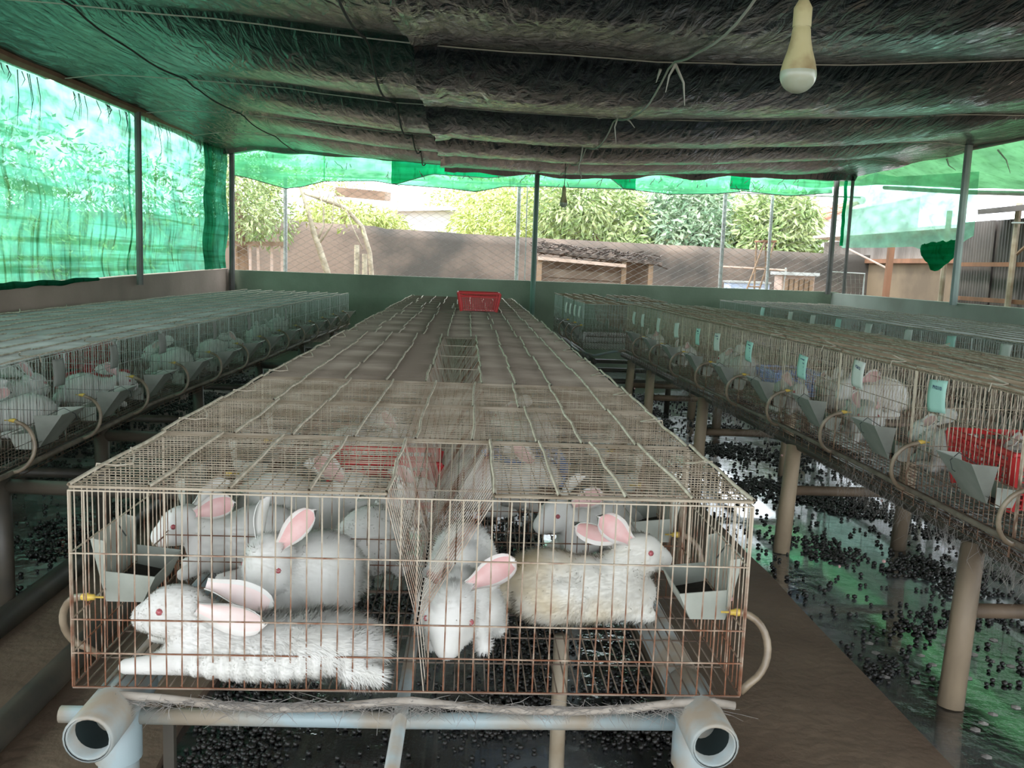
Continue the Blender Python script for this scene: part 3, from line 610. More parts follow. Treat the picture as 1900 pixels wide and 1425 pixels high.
LV = [0.0, .063, .125, .245]
def unit_meshes(Wd, D, H, rack, wire, lidm, tag, near=False, lid_mode='open', base=0.0, dense=.0195):
    """meshes of one cage unit, origin at the low front corner; x across, y along the row"""
    n = 4 if near else 3; rv = .0013; R = {}
    zs = [z*H/.357 for z in LV]
    m = MB()                                                   # front panel: upright wires and level wires
    for z in zs + [H]: bar(m, (0, 0, z), (Wd, 0, z), .0017, n)
    R['front_h'] = m.mesh('front_panel', wire)
    m2 = MB(); k = int(Wd/.0272)
    for i in range(k+1):
        x = Wd*i/k; dx = rng.uniform(-.002, .002); bar(m2, (x, .002, 0), (x+dx, .002, H), rv, n)
    m2.v = m.v + m2.v; off = len(m.v); m2.f = m.f + [tuple(off+i for i in f) for f in m2.f]
    R['front'] = m2.mesh('front_panel', wire)
    m = MB(); k = int(D/.0255)                                 # one side panel
    for i in range(k+1): bar(m, (0, D*i/k, 0), (rng.uniform(-.002, .002), D*i/k, H), rv, n)
    for z in zs + [H]: bar(m, (0, 0, z), (0, D, z), .0017, n)
    bar(m, (0, .004, 0), (0, .004, H), .0035, n); bar(m, (0, D-.004, 0), (0, D-.004, H), .0030, n)
    R['side'] = m.mesh('side_panel', wire)
    m = MB(); k = int(Wd/(.0185 if near else .026))            # floor
    for i in range(k+1): bar(m, (Wd*i/k, 0, .002), (Wd*i/k, D, .002), .0016, n)
    for i in range(5): bar(m, (0, D*i/4, -.001), (Wd, D*i/4, -.001), .0018, n)
    R['floor'] = m.mesh('floor_grid', M['floorwire'])
    a0, a1, xb, zb = .545*Wd/1.2, .735*Wd/1.2, .605*Wd/1.2, .125*H/.357
    m = MB(); k = int(D/.026)                                  # V shaped hay rack and divider below it
    for i in range(k+1):
        y = D*i/k; s_ = .02*math.sin(i*.02)
        bar(m, (a0, y, H), (xb, min(D, y+.01), zb), .0010, n); bar(m, (a1, y, H), (xb, min(D, y+.01), zb), .0010, n); 
        if i % 2 == 0: bar(m, (xb, y, zb), (xb+.015, y, 0), .0011, n)
    for q in (0, .5, 1):
        bar(m, (lerp(a0, xb, q), 0, lerp(H, zb, q)), (lerp(a0, xb, q), D, lerp(H, zb, q)), .0018, n); bar(m, (lerp(a1, xb, q), 0, lerp(H, zb, q)), (lerp(a1, xb, q), D, lerp(H, zb, q)), .0018, n)
    R['rack'] = m.mesh('hay_rack', M['rack'])
    lids = []
    for var in range(2):
        spans = [(0, a0), (a1, Wd)] if lid_mode == 'open' else [(0, Wd)]
        m = MB(); rods = []
        for (s0, s1) in spans:
            k = int(D/dense)
            for i in range(k+1):
                y = D*i/k + rng.uniform(-.003, .003); bar(m, (s0, y, H+.004), (s1, y+rng.uniform(-.003, .003), H+.004), .0013, n)
            k = max(2, int((s1-s0)/.0265))
            for i in range(k+1): bar(m, (lerp(s0, s1, i/k), 0, H+.0015), (lerp(s0, s1, i/k), D, H+.0015), .0011, n)
            bar(m, (s0, .003, H+.004), (s1, .003, H+.004), .0032, n); bar(m, (s0, D-.004, H+.004), (s1, D-.004, H+.004), .0028, n)
        R.setdefault('lid', []).append(m.mesh('lid_mesh', lidm))
        m = MB(); xs = [0, .135, .272, .41, .545, .735, .85, .97, 1.09, 1.2] if lid_mode == 'open' else [0, .14+.02*var, .29, .43, .57, .70, .83+.02*var, .955, 1.08, 1.2]
        for x in xs: bar(m, (x*Wd/1.2, 0, H+.008), (x*Wd/1.2 + rng.uniform(-.008, .008), D, H+.009), .0036, 5, .0035)
        R.setdefault('rods', []).append(m.mesh('lid_rods', M['rod_g'] if tag in 'LRo' else M['rod']))
    m = MB()                                                   # bent wire latch
    m.tube([(-.012, 0, H-.01), (-.006, 0, H+.016), (.03, .004, H+.012), (.055, .016, H+.014), (.045, .05, H+.022), (.03, .075, H+.032)], .0022, 4)
    R['latch'] = m.mesh('lid_latch', M['rod_g'])
    R['dims'] = (Wd, D, H)
    return R
def make_unit(R, loc, rz, label, group, first=False, last=False, var=0, jit=.004, single_wires=False, latches=True):
    t = thing('rabbit_cage', label, 'cage', loc, (0, 0, rz), group); Wd, D, H = R['dims']
    if single_wires:
        p = ob('front_panel', R['front_h'], t); wm = MB().tube([(0, 0, 0), (.0005, 0, H)], .0014, 5).mesh('upright_wire', M['wire'])
        k = int(Wd/.0272)
        for i in range(k+1): ob('upright_wire', wm, p, (Wd*i/k + rng.uniform(-.0015, .0015), .002, 0), (0, rng.uniform(-.012, .012), 0))
    else: ob('front_panel', R['front'], t)
    ob('side_panel', R['side'], t); ob('side_panel', R['side'], t, (Wd, 0, 0))
    ob('floor_grid', R['floor'], t); ob('hay_rack', R['rack'], t)
    lz = rng.uniform(0, 2*jit); ry = rng.uniform(-.003, .003)
    l_ = ob('lid', R['lid'][var % 2], t, (rng.uniform(-.003, .003), 0, lz), (rng.uniform(-.004, .006)*jit/.004, ry, rng.uniform(-.003, .003)))
    ob('lid_rods', R['rods'][var % 2], l_)
    if latches:
        ob('lid_latch', R['latch'], t, (0, D*.28, 0)); ob('lid_latch', R['latch'], t, (Wd, D*.62, 0), (0, 0, PI))
    if last: ob('back_panel', R['front'], t, (0, D, 0))
    return t
CX0, CY0, CZ0 = -.679, 1.575, .5285
U_open = unit_meshes(1.2, .5, .357, True, M['wire'], M['lid'], 'open', True, 'open')
U_shut = unit_meshes(1.2, .5, .357, True, M['wire'], M['lid'], 'shut', False, 'shut')
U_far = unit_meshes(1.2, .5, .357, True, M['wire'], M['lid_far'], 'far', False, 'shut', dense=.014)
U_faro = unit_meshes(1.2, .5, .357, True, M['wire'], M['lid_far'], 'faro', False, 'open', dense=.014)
NCEN = 19
plan = {0: U_open, 1: U_shut, 2: U_shut, 3: U_faro, 4: U_faro, 5: U_faro, 6: U_faro, 13: U_faro, 14: U_faro}
note = {0: 'holding four white rabbits behind its dusty front wires', 1: 'with a closed lid right behind the open hay rack', 3: 'with the nearer of the open dark hay racks'}
def on(i): return ORD[i] + ' from the open end'
for i in range(NCEN):
    U = plan.get(i, U_far)
    lab = f'middle row cage, {on(i)}, ' + ('with an open hay rack' if U in (U_open, U_faro) else 'with a dusty closed lid') if i else 'dusty wire rabbit cage at the open end of the middle row, four white rabbits inside'
    make_unit(U, (CX0 + rng.uniform(-.004, .004)*(i > 0), CY0 + i*.5, CZ0 + rng.uniform(0, .004)), rng.uniform(-.004, .004)*(i > 1), lab, 'cages of the middle row', last=(i == NCEN-1), var=i, single_wires=(i == 0), jit=.002 if i == 0 else .006)
# side rows: u runs along the row; tray of level wires below the front
def tray_mesh(D, wire):
    m = MB()
    for z in (-.052, -.036, -.020, -.004): bar(m, (-.012, 0, z), (-.012, D, z), .0016, 3)
    for k in range(9): bar(m, (-.012, D*k/8, -.053), (-.012, D*k/8, 0), .0014, 3)
    return m.mesh('droppings_tray', wire)
H_L, H_R, D_S = .357, .40, .62
U_L = unit_meshes(1.2, D_S, H_L, True, M['wire_green'], M['lid_l'], 'L', False, 'shut', dense=.015)
U_R = unit_meshes(.66, D_S+.005, H_R, True, M['wire_old'], M['lid_r'], 'R', False, 'shut', dense=.015)
U_X = unit_meshes(.92, D_S+.005, H_R, True, M['wire_green'], M['lid_r'], 'R', False, 'open', dense=.015)
U_Ro = unit_meshes(.66, D_S+.005, H_R, True, M['wire_old'], M['lid_r'], 'Ro', False, 'open', dense=.015)
TR = tray_mesh(D_S, M['wire_old']); TL = tray_mesh(D_S, M['wire_old'])
def left_x(y): return interp(y, [(2, -1.55), (3.15, -1.575), (4.65, -1.62), (7, -1.56), (11.1, -1.44)])
def right_x(y): return interp(y, [(1.5, 1.555), (4.04, 1.53), (8.6, 1.40)])
YL0 = 2.43; NL = 14
ZL, ZR = .5285, .594
def backo(i, n): return ORD[n-1-i] + ' from the back wall'
for i in range(NL):
    y = YL0 + i*D_S; x = left_x(y+D_S/2); t = make_unit(U_L, (x-1.2, y, ZL), math.atan2(-(left_x(y+D_S)-left_x(y)), D_S), f'cage in the row along the green net wall, {backo(i, NL)}', 'cages of the net side row', last=(i == NL-1), var=i, latches=i < 7)
    ob('droppings_tray', TL, t, (1.2, 0, 0), (0, 0, 0))
YR0 = 1.165; NR = 11
for i in range(NR):
    y = YR0 + i*(D_S+.005); x = right_x(y+D_S/2); t = make_unit(U_Ro if i in (6, 3) else U_R, (x, y, ZR), math.atan2(-(right_x(y+D_S)-right_x(y)), D_S), f'cage in the card hung row, {backo(i, NR)}', 'cages of the card hung row', last=(i == NR-1), var=i, latches=i < 7)
    ob('droppings_tray', TR, t)
for k, (x, y) in enumerate([(1.03, 8.12), (1.0, 8.77), (.96, 9.42)]):
    t = make_unit(U_X, (x, y, ZR-.012+.008*k), .02, ['wire cage set out of line past the far end of the card hung row', 'wire cage with a ring of pale hose, second of the set out of line', 'bare wire cage standing last before the back wall, out of line'][k], 'cages out of line', last=True, var=k, latches=False); ob('droppings_tray', TR, t)
YF0, NF_ = 3.5, 12
for i in range(NF_):
    make_unit(U_L, (3.03, YF0+i*D_S, .612), 0, f'cage in the outermost row by the low grey wall, {backo(i, NF_)}', 'cages of the outermost row', last=(i == NF_-1), var=i, latches=False)

# ------------------------------------------------------------------ STANDS
def pipe_mesh(pts, r, n=12): return (MB().tube(pts, r, n), M['pvc'], True)
def hollow_pipe(y0, y1, r, t_=.004, n=24):
    return MB().lathe([(r-t_, y0+.35), (r-t_, y0), (r, y0), (r, y1)], n, axis='y')
st = thing('pvc_cage_stand', 'pale blue plastic pipe stand carrying the middle row', 'stand', (0, 0, 0))
for x, nmn in ((-.611, 'a'), (.449, 'b')):
    o = ob('main_pipe', (hollow_pipe(1.47, 11.05, .038), M['pvc'], True), st, (x, 0, .4885)); 
    ob('pipe_bore', (MB().lathe([(.0338, 1.50), (.0338, 1.9), (.0001, 1.9)], 24, axis='y'), M['pvc_in'], True), o)
    f = ob('tee_fitting', (MB().lathe([(.0385, 1.468), (.0425, 1.47), (.0425, 1.69), (.0385, 1.70)], 24, axis='y'), M['pvc'], True), st, (x, 0, .4885))
    ob('tee_socket', (MB().lathe([(.041, -.105), (.041, 0), (.030, .0)], 24, (0, 1.60, 0)), M['pvc'], True), f)
    for k, y in enumerate((1.60, 3.4, 5.2, 7.0, 8.8, 10.6)):
        ob('leg', (MB().tube([(x, y, 0), (x, y, .46)], .035, 14), M['pvc'], True), st)
        if k: ob('cross_pipe', (MB().tube([(x, y, .465), (x+.01, y, .465)], .034, 12), M['pvc']), st)
for y in (1.605, 3.38, 5.18, 7.0, 8.8, 10.6):
    ob('cross_pipe', (MB().tube([(-.715, y, .462), (-.1, y, .458), (.46, y, .462)], .0155, 12), M['pvc'], True), st)
ob('centre_pipe', (hollow_pipe(1.30, 11.0, .0125), M['pvc'], True), st, (-.105, 0, .505), (-.012, 0, -.004))
ob('leaning_stake', (MB().box((-.545, 1.68, .23), (.020, .016, .46)), M['darkpipe']), label='weathered wooden stake beside the pale blue pipe leg', cat='stake')
ob('bottle_neck_stake', (MB().tube([(.24, 2.0, 0), (.235, 1.98, .47)], .018, 8), M['pvc_dirty'], True), label='beige plastic upright under the cage with the reclining yellowish rabbit', cat='upright')

def side_stand(label, xf, inner, ys, z, leg_mat, r=.037, wd=1.05):
    t = thing('cage_row_stand', label, 'stand')
    for y in ys:
        x = xf(y); a = x + inner*.03; b_ = x + inner*wd
        ob('leg', (MB().tube([(a - .05*inner*rng.uniform(.2, 1), y-.05, 0), (a, y, z-.03)], [r*1.05, r*.95], 10), leg_mat, True), t)
        ob('leg', (MB().tube([(b_, y+.05, 0), (b_, y, z-.03)], r, 10), leg_mat, True), t)
        ob('cross_bar', (MB().tube([(a, y, .29), (b_, y, .29)], .024, 8), M['brownbar'] if leg_mat is M['leg'] else M['darkpipe'], True), t)
    ym = [ys[0]-.5] + list(ys) + [ys[-1]+.5]
    ob('front_rail', (MB().tube([(xf(y)+inner*.05, y, z-.028) for y in ym], .026, 8), M['darkpipe'], True), t)
    ob('rear_rail', (MB().tube([(xf(y)+inner*wd, y, z-.028) for y in ym], .026, 8), M['darkpipe'], True), t)
    return t
side_stand('dirty pipe legs and rails carrying the card hung row over the wet aisle', right_x, 1, (1.2, 2.66, 4.18, 5.70, 7.20, 7.95), ZR-.055, M['leg'], wd=.60)
side_stand('dark grimy legs and rails carrying the row along the green net wall', left_x, -1, (3.2, 4.15, 5.6, 7.05, 8.6, 10.2), ZL, M['darkpipe'], .034)
side_stand('legs and rails under the outermost row by the low grey wall', lambda y: 3.03, 1, (4, 6, 8, 10), .60, M['leg'])
side_stand('legs under the cages set out of line before the back wall', lambda y: 1.03, 1, (8.20, 9.1, 9.95), ZR-.055, M['darkpipe'], .026, .82)
for y, tx in ((3.2, 'the one by the open end'), (4.15, 'the middle one'), (7.05, 'the far one')):
    ob('tie_pipe', (MB().tube([(left_x(y)-.05, y, .47), (-.66, y, .455)], .026, 10), M['darkpipe'], True), label=f'dark pipe tying net side row to middle row, {tx}', cat='pipe')
ob('floor_pipe', (MB().tube([(-1.16, -1, .068), (-1.165, 3, .068), (-1.17, 11.2, .068)], .040, 12), M['darkpipe'], True), label='dark brown pipe lying lengthwise on the brown walkway', cat='pipe')
ob('floor_pipe', (MB().tube([(-1.535, -1, .045), (-1.53, 3, .045), (-1.52, 11.2, .045)], .045, 12), M['darkpipe'], True), label='dark grimy pipe lying along the wet gutter edge', cat='pipe')

# ------------------------------------------------------------------ FEED HOPPERS, DRINKERS, CARDS
def hopper_proto(h=.125, L=.19, out=.085, mat=None):
    t = thing('feed_hopper', 'x', 'hopper')
    tp = .62 if out > .05 else .95
    vs = [(out, -L/2, h), (out, L/2, h), (0, -L/2*tp, 0), (0, L/2*tp, 0), (0, -L/2, h*.96), (0, L/2, h*.96)]
    ob('hopper_plate', shell('hopper_plate', vs, [(0, 1, 3, 2), (0, 2, 4), (1, 5, 3)], .002, mat or M['sheet']), t)
    w = .075 if out > .05 else .095
    vs = [(-.002, -L/2, .0), (-.002, L/2, .0), (-w*.75, -L/2, 0), (-w*.75, L/2, 0), (-w, -L/2, .05), (-w, L/2, .05), (-.002, -L/2, .06), (-.002, L/2, .06)]
    ob('feeding_trough', shell('feeding_trough', vs, [(0, 1, 3, 2), (2, 3, 5, 4), (0, 2, 4, 6), (1, 7, 5, 3)], .002, mat or M['sheet']), t)
    ob('feed', (MB().add([(out*.2, -L/2+.004, h*.22), (out*.2, L/2-.004, h*.22), (.0, L/2-.004, h*.16), (.0, -L/2+.004, h*.16), (-w*.74, L/2-.004, .006), (-w*.74, -L/2+.004, .006)], [(0, 1, 2, 3), (3, 2, 4, 5)]), M['feed']), t)
    ob('wire_hook', (MB().tube([(-.006, -.012, h*.8), (out*.7, -.012, h+.012), (out+.006, -.004, h*.92), (out+.006, .012, h*.72), (out*.9, .004, h*.66)], .0016, 4), M['cord_d']), t)
    return t
def hose_proto(R_=.085, label='x', kx=.95, zc=.075, rz_=None, z0=-.012):
    t = thing('drinker_hose', label, 'hose')
    rz_ = rz_ or R_
    pts = [(.005, -.03, z0)] + [(.010 + kx*R_*.95*math.sin(a), -.03+.05*a/PI, zc - rz_*math.cos(a)) for a in np.linspace(.35, PI-.1, 12)] + [(.012, .02, .165)]
    ob('tube', (MB().tube(pts, .0072, 8), M['hose'], True), t)
    ob('nipple', (MB().lathe([(.0001, .016), (.006, .015), (.008, .003), (.0055, -.003), (.0055, -.009), (.002, -.010), (.002, -.026), (.0001, -.026)], 10, (0, .02, .165), 'x'), M['yellow'], True), t, label='yellow drinking nipple')
    return t
def card_proto(mat, w=.105, h=.105, curl=.01):
    t = thing('paper_card', 'x', 'card')
    ob('card_sheet', grid_mesh('card_sheet', lambda u, v: (curl*math.sin(v*2.5)*.8+.003*math.sin(u*5), (u-.5)*w, -v*h), 4, 8, mat, .0008), t)
    ob('wire_tie', (MB().tube([(.004, 0, -.006), (-.004, .004, .014), (.003, .008, .004)], .0012, 3), M['cord']), t)
    return t
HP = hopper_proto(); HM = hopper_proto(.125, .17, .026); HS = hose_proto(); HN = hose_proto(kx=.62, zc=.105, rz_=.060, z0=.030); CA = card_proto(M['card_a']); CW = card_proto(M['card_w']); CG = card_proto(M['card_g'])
index_children()
used = set()
def place(proto, loc, rz, label, group, ry=0):
    if proto.name not in used:  # the prototype itself is the first of its kind
        used.add(proto.name); o = proto; o.location = loc; o.rotation_euler = (0, ry, rz); o['label'] = label
    else: o = dup(proto, loc, (0, ry, rz), label)
    o['group'] = group; return o
def strokes(card, rows, w, h, s=1, flip=1):
    """illegible handwriting: short ink strokes"""
    m = MB()
    for r_ in range(rows):
        y = -w*.38; z = -h*(.12 + .8*r_/max(rows, 6))
        end = w*rng.uniform(.15, .38)
        while y < end:
            m.tube([(.006, -y, z), (.006, -y-.0025, z-.006), (.006, -y-.005, z-.001)], .0008, 3); y += rng.uniform(.006, .010)
    return ob('handwriting', (m, M['ink']), card)
def written(card, text, size, y, z):
    c = bpy.data.curves.new('handwriting', 'FONT'); c.body = text; c.size = size; c.extrude = .0003; c.align_x = 'CENTER'
    o = bpy.data.objects.new('tmp', c); COL.objects.link(o); dg = bpy.context.evaluated_depsgraph_get()
    me = bpy.data.meshes.new_from_object(o.evaluated_get(dg)); bpy.data.objects.remove(o); me.materials.clear(); me.materials.append(M['ink'])
    return ob('handwriting', me, card, (.0085, y, z), (PI/2, .08, PI/2))
# middle row: both sides of the units one can see into
for i in range(4):
    y = CY0 + i*.5
    place(HM, (CX0, y+.235, .63), PI, f'metal hopper on middle row, net side, {on(i)}', 'hoppers of the middle row')
    place(HM, (CX0+1.2, y+.20, .63), 0, f'metal hopper on middle row, wet aisle side, {on(i)}', 'hoppers of the middle row')
    place(HN, (CX0, y+.10, .50), PI, f'tan hose loop on middle row, net side, {on(i)}', 'drinker hoses of the middle row')
    place(HN, (CX0+1.2, y+.045, .50), 0, f'tan hose loop on middle row, wet aisle side, {on(i)}', 'drinker hoses of the middle row')
for i in range(1, NR):
    y = YR0 + i*(D_S+.005); x = right_x(y+.2)
    place(HP, (x-.004, y+.205, ZR+.062), PI, f'pale feed hopper hung on the card hung row, {backo(i, NR)}', 'hoppers of the card hung row').scale = (.95, 1.08, 1.0)
    if i > 1: place(HS, (x-.004, y-.07, ZR+.005), PI, f'tan drinker hose arching on the card hung row, {backo(i, NR)}', 'drinker hoses of the card hung row')
for k, (y, white, txt) in enumerate([(2.88, 0, 'PH2110'), (3.47, 1, 'V26/12'), (4.05, 0, 5), (4.78, 0, 5), (5.36, 1, 2), (5.77, 0, 2), (6.31, 1, 0), (6.85, 1, 0), (7.4, 1, 0), (7.74, 1, 0)]):
    x = right_x(y) - .012
    lab = ['mint card lettered PH2110 wired to the card hung row', 'white card with a short line of ink wired to the card hung row', 'mint card covered with five lines of ink beside the white card', 'mint card with five lines of ink, fourth card from the open end'][k] if k < 4 else f'{"white" if white else "mint"} paper card on the card hung row, {ORD[9-k]} from the back wall'
    o = place(CW if white else CA, (x, y, .982 if k < 2 else .945), PI, lab, 'cards of the card hung row')
    o.rotation_euler = (rng.uniform(-.06, .10), .03, PI + rng.uniform(-.05, .05))
    if isinstance(txt, str): written(o, txt, .017, .005 if k else .008, -.030)
    elif txt: strokes(o, txt, .07, .12)
for k, y in enumerate((4.98, 5.57, 6.13, 6.76, 7.33, 7.89, 8.45, 9.27)):
    o = place(CW if k % 3 != 1 else CA, (3.015, y, .965), PI, f'pale paper card on the outermost row, {ORD[7-k]} from the back wall', 'cards of the outermost row'); o.rotation_euler = (rng.uniform(-.06, .06), 0, PI)
for k in range(4): place(CW, (1.005-.010*k, 8.24+.28*k, .955), PI, f'narrow pale card on the cages out of line, {ORD[3-k]} from the back wall', 'cards of the cages out of line')
for k, (y, x) in enumerate(((8.20, 1.02), (8.60, 1.01), (9.0, .985))):
    place(HS, (x, y, ZR+.03), PI, f'drinker hose ring on the cages out of line, {ORD[2-k]} from the back wall', 'drinker hoses of the cages out of line')
    place(HP, (x, y+.25, ZR+.06), PI, f'feed hopper on the cages out of line, {ORD[2-k]} from the back wall', 'hoppers of the cages out of line')
for i in range(1, NL):
    y = YL0 + i*D_S; x = left_x(y+.3)
    place(HP, (left_x(y+.45)+.004, y+.45, ZL+.030), 0, f'dark backed feed hopper on the net side row, {backo(i, NL)}', 'hoppers of the net side row').scale = (1.2, 1.1, 1.05)
    place(HS, (left_x(y+.15)+.004, y+.15, ZL+.005), 0, f'tan drinker hose arching on the net side row, {backo(i, NL)}', 'drinker hoses of the net side row')
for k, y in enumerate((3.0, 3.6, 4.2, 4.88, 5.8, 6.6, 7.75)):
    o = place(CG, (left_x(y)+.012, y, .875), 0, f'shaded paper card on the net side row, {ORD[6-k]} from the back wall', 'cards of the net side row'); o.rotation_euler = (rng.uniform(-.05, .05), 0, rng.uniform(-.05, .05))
# supply hoses
def hose_line(pts, r, mat, label): return ob('supply_hose', (MB().tube(pts, r, 8), mat, True), label=label, cat='hose')
hose_line([(right_x(y)-.022, y, ZR-.002 + .008*N(y*2, 1)) for y in np.linspace(1.6, 8.06, 50)], .0095, M['hose_brown'], 'dusty grey supply hose along the foot of the card hung row')
hose_line([(left_x(y)+.020, y, ZL-.004 + .008*N(y*2, 5)) for y in np.linspace(2.6, 11.1, 50)], .010, M['hose_brown'], 'brown supply hose along the foot of the net side row')
hose_line([(x, 1.562 + .012*N(x*3, 2), z) for x, z in ((-.60, .520), (-.52, .515), (-.42, .505), (-.32, .500), (-.22, .503), (-.14, .513), (-.08, .518), (.0, .510), (.1, .504), (.2, .503), (.3, .507), (.40, .520), (.47, .522), (.51, .515))], .0078, M['hose_grey'], 'fluffy grey hose slung along the front foot of the middle row')
hose_line([(x, y, z) for x, y, z in ((1.02, 9.0, .58), (1.0, 8.6, .56), (1.02, 8.2, .55), (1.14, 8.08, .53), (1.28, 7.95, .58), (1.37, 7.85, .60))], .010, M['pvc'], 'pale dusty hose slung between the cages out of line and the card hung row')

# ------------------------------------------------------------------ BASKETS
def basket_proto(name, mat, Lx=.30, Ly=.22, Hh=.12, cat='basket'):
    t = thing(name, 'x', cat); k = .84
    def P(u, z):  # perimeter point u in 0..4 at height z
        s_ = k + (1-k)*z/Hh; a, b_ = Lx/2*s_, Ly/2*s_; e = int(u) % 4; f = u-int(u)
        c = [(-a, -b_), (a, -b_), (a, b_), (-a, b_)]; p, q = c[e], c[(e+1) % 4]
        return (lerp(p[0], q[0], f), lerp(p[1], q[1], f), z)
    m = MB()
    for i in range(4):
        nn = 16 if i % 2 == 0 else 12
        for j in range(nn): m.tube([P(i+j/nn, .004), P(i+j/nn, Hh)], .0022 if 2 <= j <= nn-2 else .005, 4)
    for z in np.linspace(.012, Hh-.03, 7): m.tube([P(u, z) for u in (0, 1, 2, 3, 4)], .0022, 4)
    ob('lattice_wall', (m, mat), t)
    m = MB().tube([P(u, Hh) for u in (0, 1, 2, 3, 4)], .0075, 6); m.tube([P(u, Hh-.022) for u in (0, 1, 2, 3, 4)], .006, 6)
    ob('rim', (m, mat), t)
    m = MB()
    for j in range(13): m.tube([P(j/12, .004), P(3-j/12, .004)], .0022, 4)
    for j in range(9): m.tube([P(1+j/8, .004), P(4-j/8 if j else 4, .004)], .0022, 4)
    ob('basket_floor', (m, mat), t)
    for u in (0, 1, 2, 3): ob('corner_rib', (MB().tube([P(u, .0), P(u, Hh)], .011, 6), mat), t)
    return t
BR = basket_proto('plastic_basket', M['red']); BB = basket_proto('plastic_crate', M['blue'], .34, .24, .11, 'crate')
index_children()
fl = CZ0 + .006
place(BR, (-.245, 2.86, fl), .04, 'red plastic basket inside the third cage of the middle row', 'red baskets').scale = (1.15, 1, 1.25)
place(BR, (.085, 7.72, CZ0+.357+.022), .03, 'red plastic basket standing on the lids at the far end of the middle row', 'red baskets')
b1 = place(BR, (1.82, 2.88, ZR+.006), 1.5, 'red plastic basket in the cage behind the PH2110 card', 'red baskets'); b1.scale = (1.5, 1.15, 1.5)
place(BR, (-1.95, 3.12, ZL+.006), 1.5, 'bright red basket in the net side row opposite the middle row basket', 'red baskets')
place(BR, (-1.95, 4.85, ZL+.006), 1.5, 'dull red basket deeper in the net side row', 'red baskets').scale = (1.15, 1, 1)
place(BR, (-2.5, 6.1, ZL+.006), 1.5, 'red basket in the net side row set against the net', 'red baskets')
place(BB, (-2.42, 3.25, ZL+.006), 1.5, 'pale blue crate in the net side row behind the bright red basket', 'blue crates').scale = (1.3, 1.2, 1.2)
place(BB, (-2.42, 3.95, ZL+.006), 1.5, 'pale blue crate in the net side row, one cage on', 'blue crates').scale = (1.2, 1.2, 1.2)
place(BB, (.22, 3.22, fl), .03, 'pale blue crate inside the fourth cage of the middle row', 'blue crates').scale = (.85, .8, .8)
place(BB, (1.95, 5.4, ZR+.006), 1.5, 'blue crate in the card hung row behind the ink covered cards', 'blue crates')
# timber platform boards seen in the net side row's far end
ob('timber_board', (MB().box((-1.55, 10.6, .40), (.9, .28, .10)), M['wood_p']), label='pale board lying under the far end of the net side row', cat='board')

# ------------------------------------------------------------------ RABBITS
def organic(parts, voxel=.006, smooth=8):
    bm = bmesh.new()
    def ell(c, r, rot=(0, 0, 0)):
        q = bmesh.ops.create_icosphere(bm, subdivisions=3, radius=1)
        Mx = Matrix.Translation(c) @ Euler(rot).to_matrix().to_4x4() @ Matrix.Diagonal((*r, 1)); bmesh.ops.transform(bm, matrix=Mx, verts=q['verts'])
    for p in parts:
        if p[0] == 'e': ell(p[1], p[2], p[3] if len(p) > 3 else (0, 0, 0))
        else:
            a, b_ = Vector(p[1]), Vector(p[2]); k = max(3, int((a-b_).length/(.45*min(p[3], p[4])))+1)
            for i in range(k): ell(a.lerp(b_, i/(k-1)), (lerp(p[3], p[4], i/(k-1)),)*3)
    me = bpy.data.meshes.new('tmp'); bm.to_mesh(me); bm.free(); o = bpy.data.objects.new('tmp', me); COL.objects.link(o)
    m = o.modifiers.new('r', 'REMESH'); m.mode = 'VOXEL'; m.voxel_size = voxel
    m = o.modifiers.new('s', 'SMOOTH'); m.iterations = smooth; m.factor = .6
    dg = bpy.context.evaluated_depsgraph_get(); dg.update(); out = bpy.data.meshes.new_from_object(o.evaluated_get(dg)); bpy.data.objects.remove(o); bpy.data.meshes.remove(me)
    out.polygons.foreach_set('use_smooth', [True]*len(out.polygons)); return out
def fur_mesh(me, n, L, mat, lenf, groom=(-.7, 0, -.35)):
    nv = len(me.vertices); co = np.empty(nv*3); me.vertices.foreach_get('co', co); co = co.reshape(-1, 3)
    no = np.empty(nv*3); me.vertices.foreach_get('normal', no); no = no.reshape(-1, 3)
    me.calc_loop_triangles(); T = np.empty(len(me.loop_triangles)*3, int); me.loop_triangles.foreach_get('vertices', T); T = T.reshape(-1, 3)
    A = np.linalg.norm(np.cross(co[T[:, 1]]-co[T[:, 0]], co[T[:, 2]]-co[T[:, 0]]), axis=1); idx = rng.choice(len(T), n, p=A/A.sum())
    w = rng.dirichlet((1, 1, 1), n)[:, :, None]; P = (co[T[idx]]*w).sum(1); Nn = (no[T[idx]]*w).sum(1); Nn /= np.linalg.norm(Nn, axis=1)[:, None]
    l = L*np.array([lenf(p) for p in P])*rng.uniform(.5, 1.25, n); cl = np.stack([N_(P*22+k*9) for k in range(3)], 1)*.5
    d = Nn*.75 + np.array(groom) + rng.normal(size=(n, 3))*.22 + cl; d /= np.linalg.norm(d, axis=1)[:, None]
    s_ = np.cross(d, Nn + rng.normal(size=(n, 3))*.2); s_ /= np.linalg.norm(s_, axis=1)[:, None]; s_ *= .0009
    V = np.stack([P - s_, P + s_, P + d*l[:, None]], 1).reshape(-1, 3); f = bpy.data.meshes.new('fur')
    f.from_pydata(V.tolist(), [], [(3*i, 3*i+1, 3*i+2) for i in range(n)]); f.update(); f.materials.append(mat)
    f.polygons.foreach_set('use_smooth', [True]*n)
    f.normals_split_custom_set_from_vertices(np.repeat(Nn, 3, axis=0).tolist()); return f
def N_(P): return np.array([mnoise.noise(Vector(p)) for p in P])
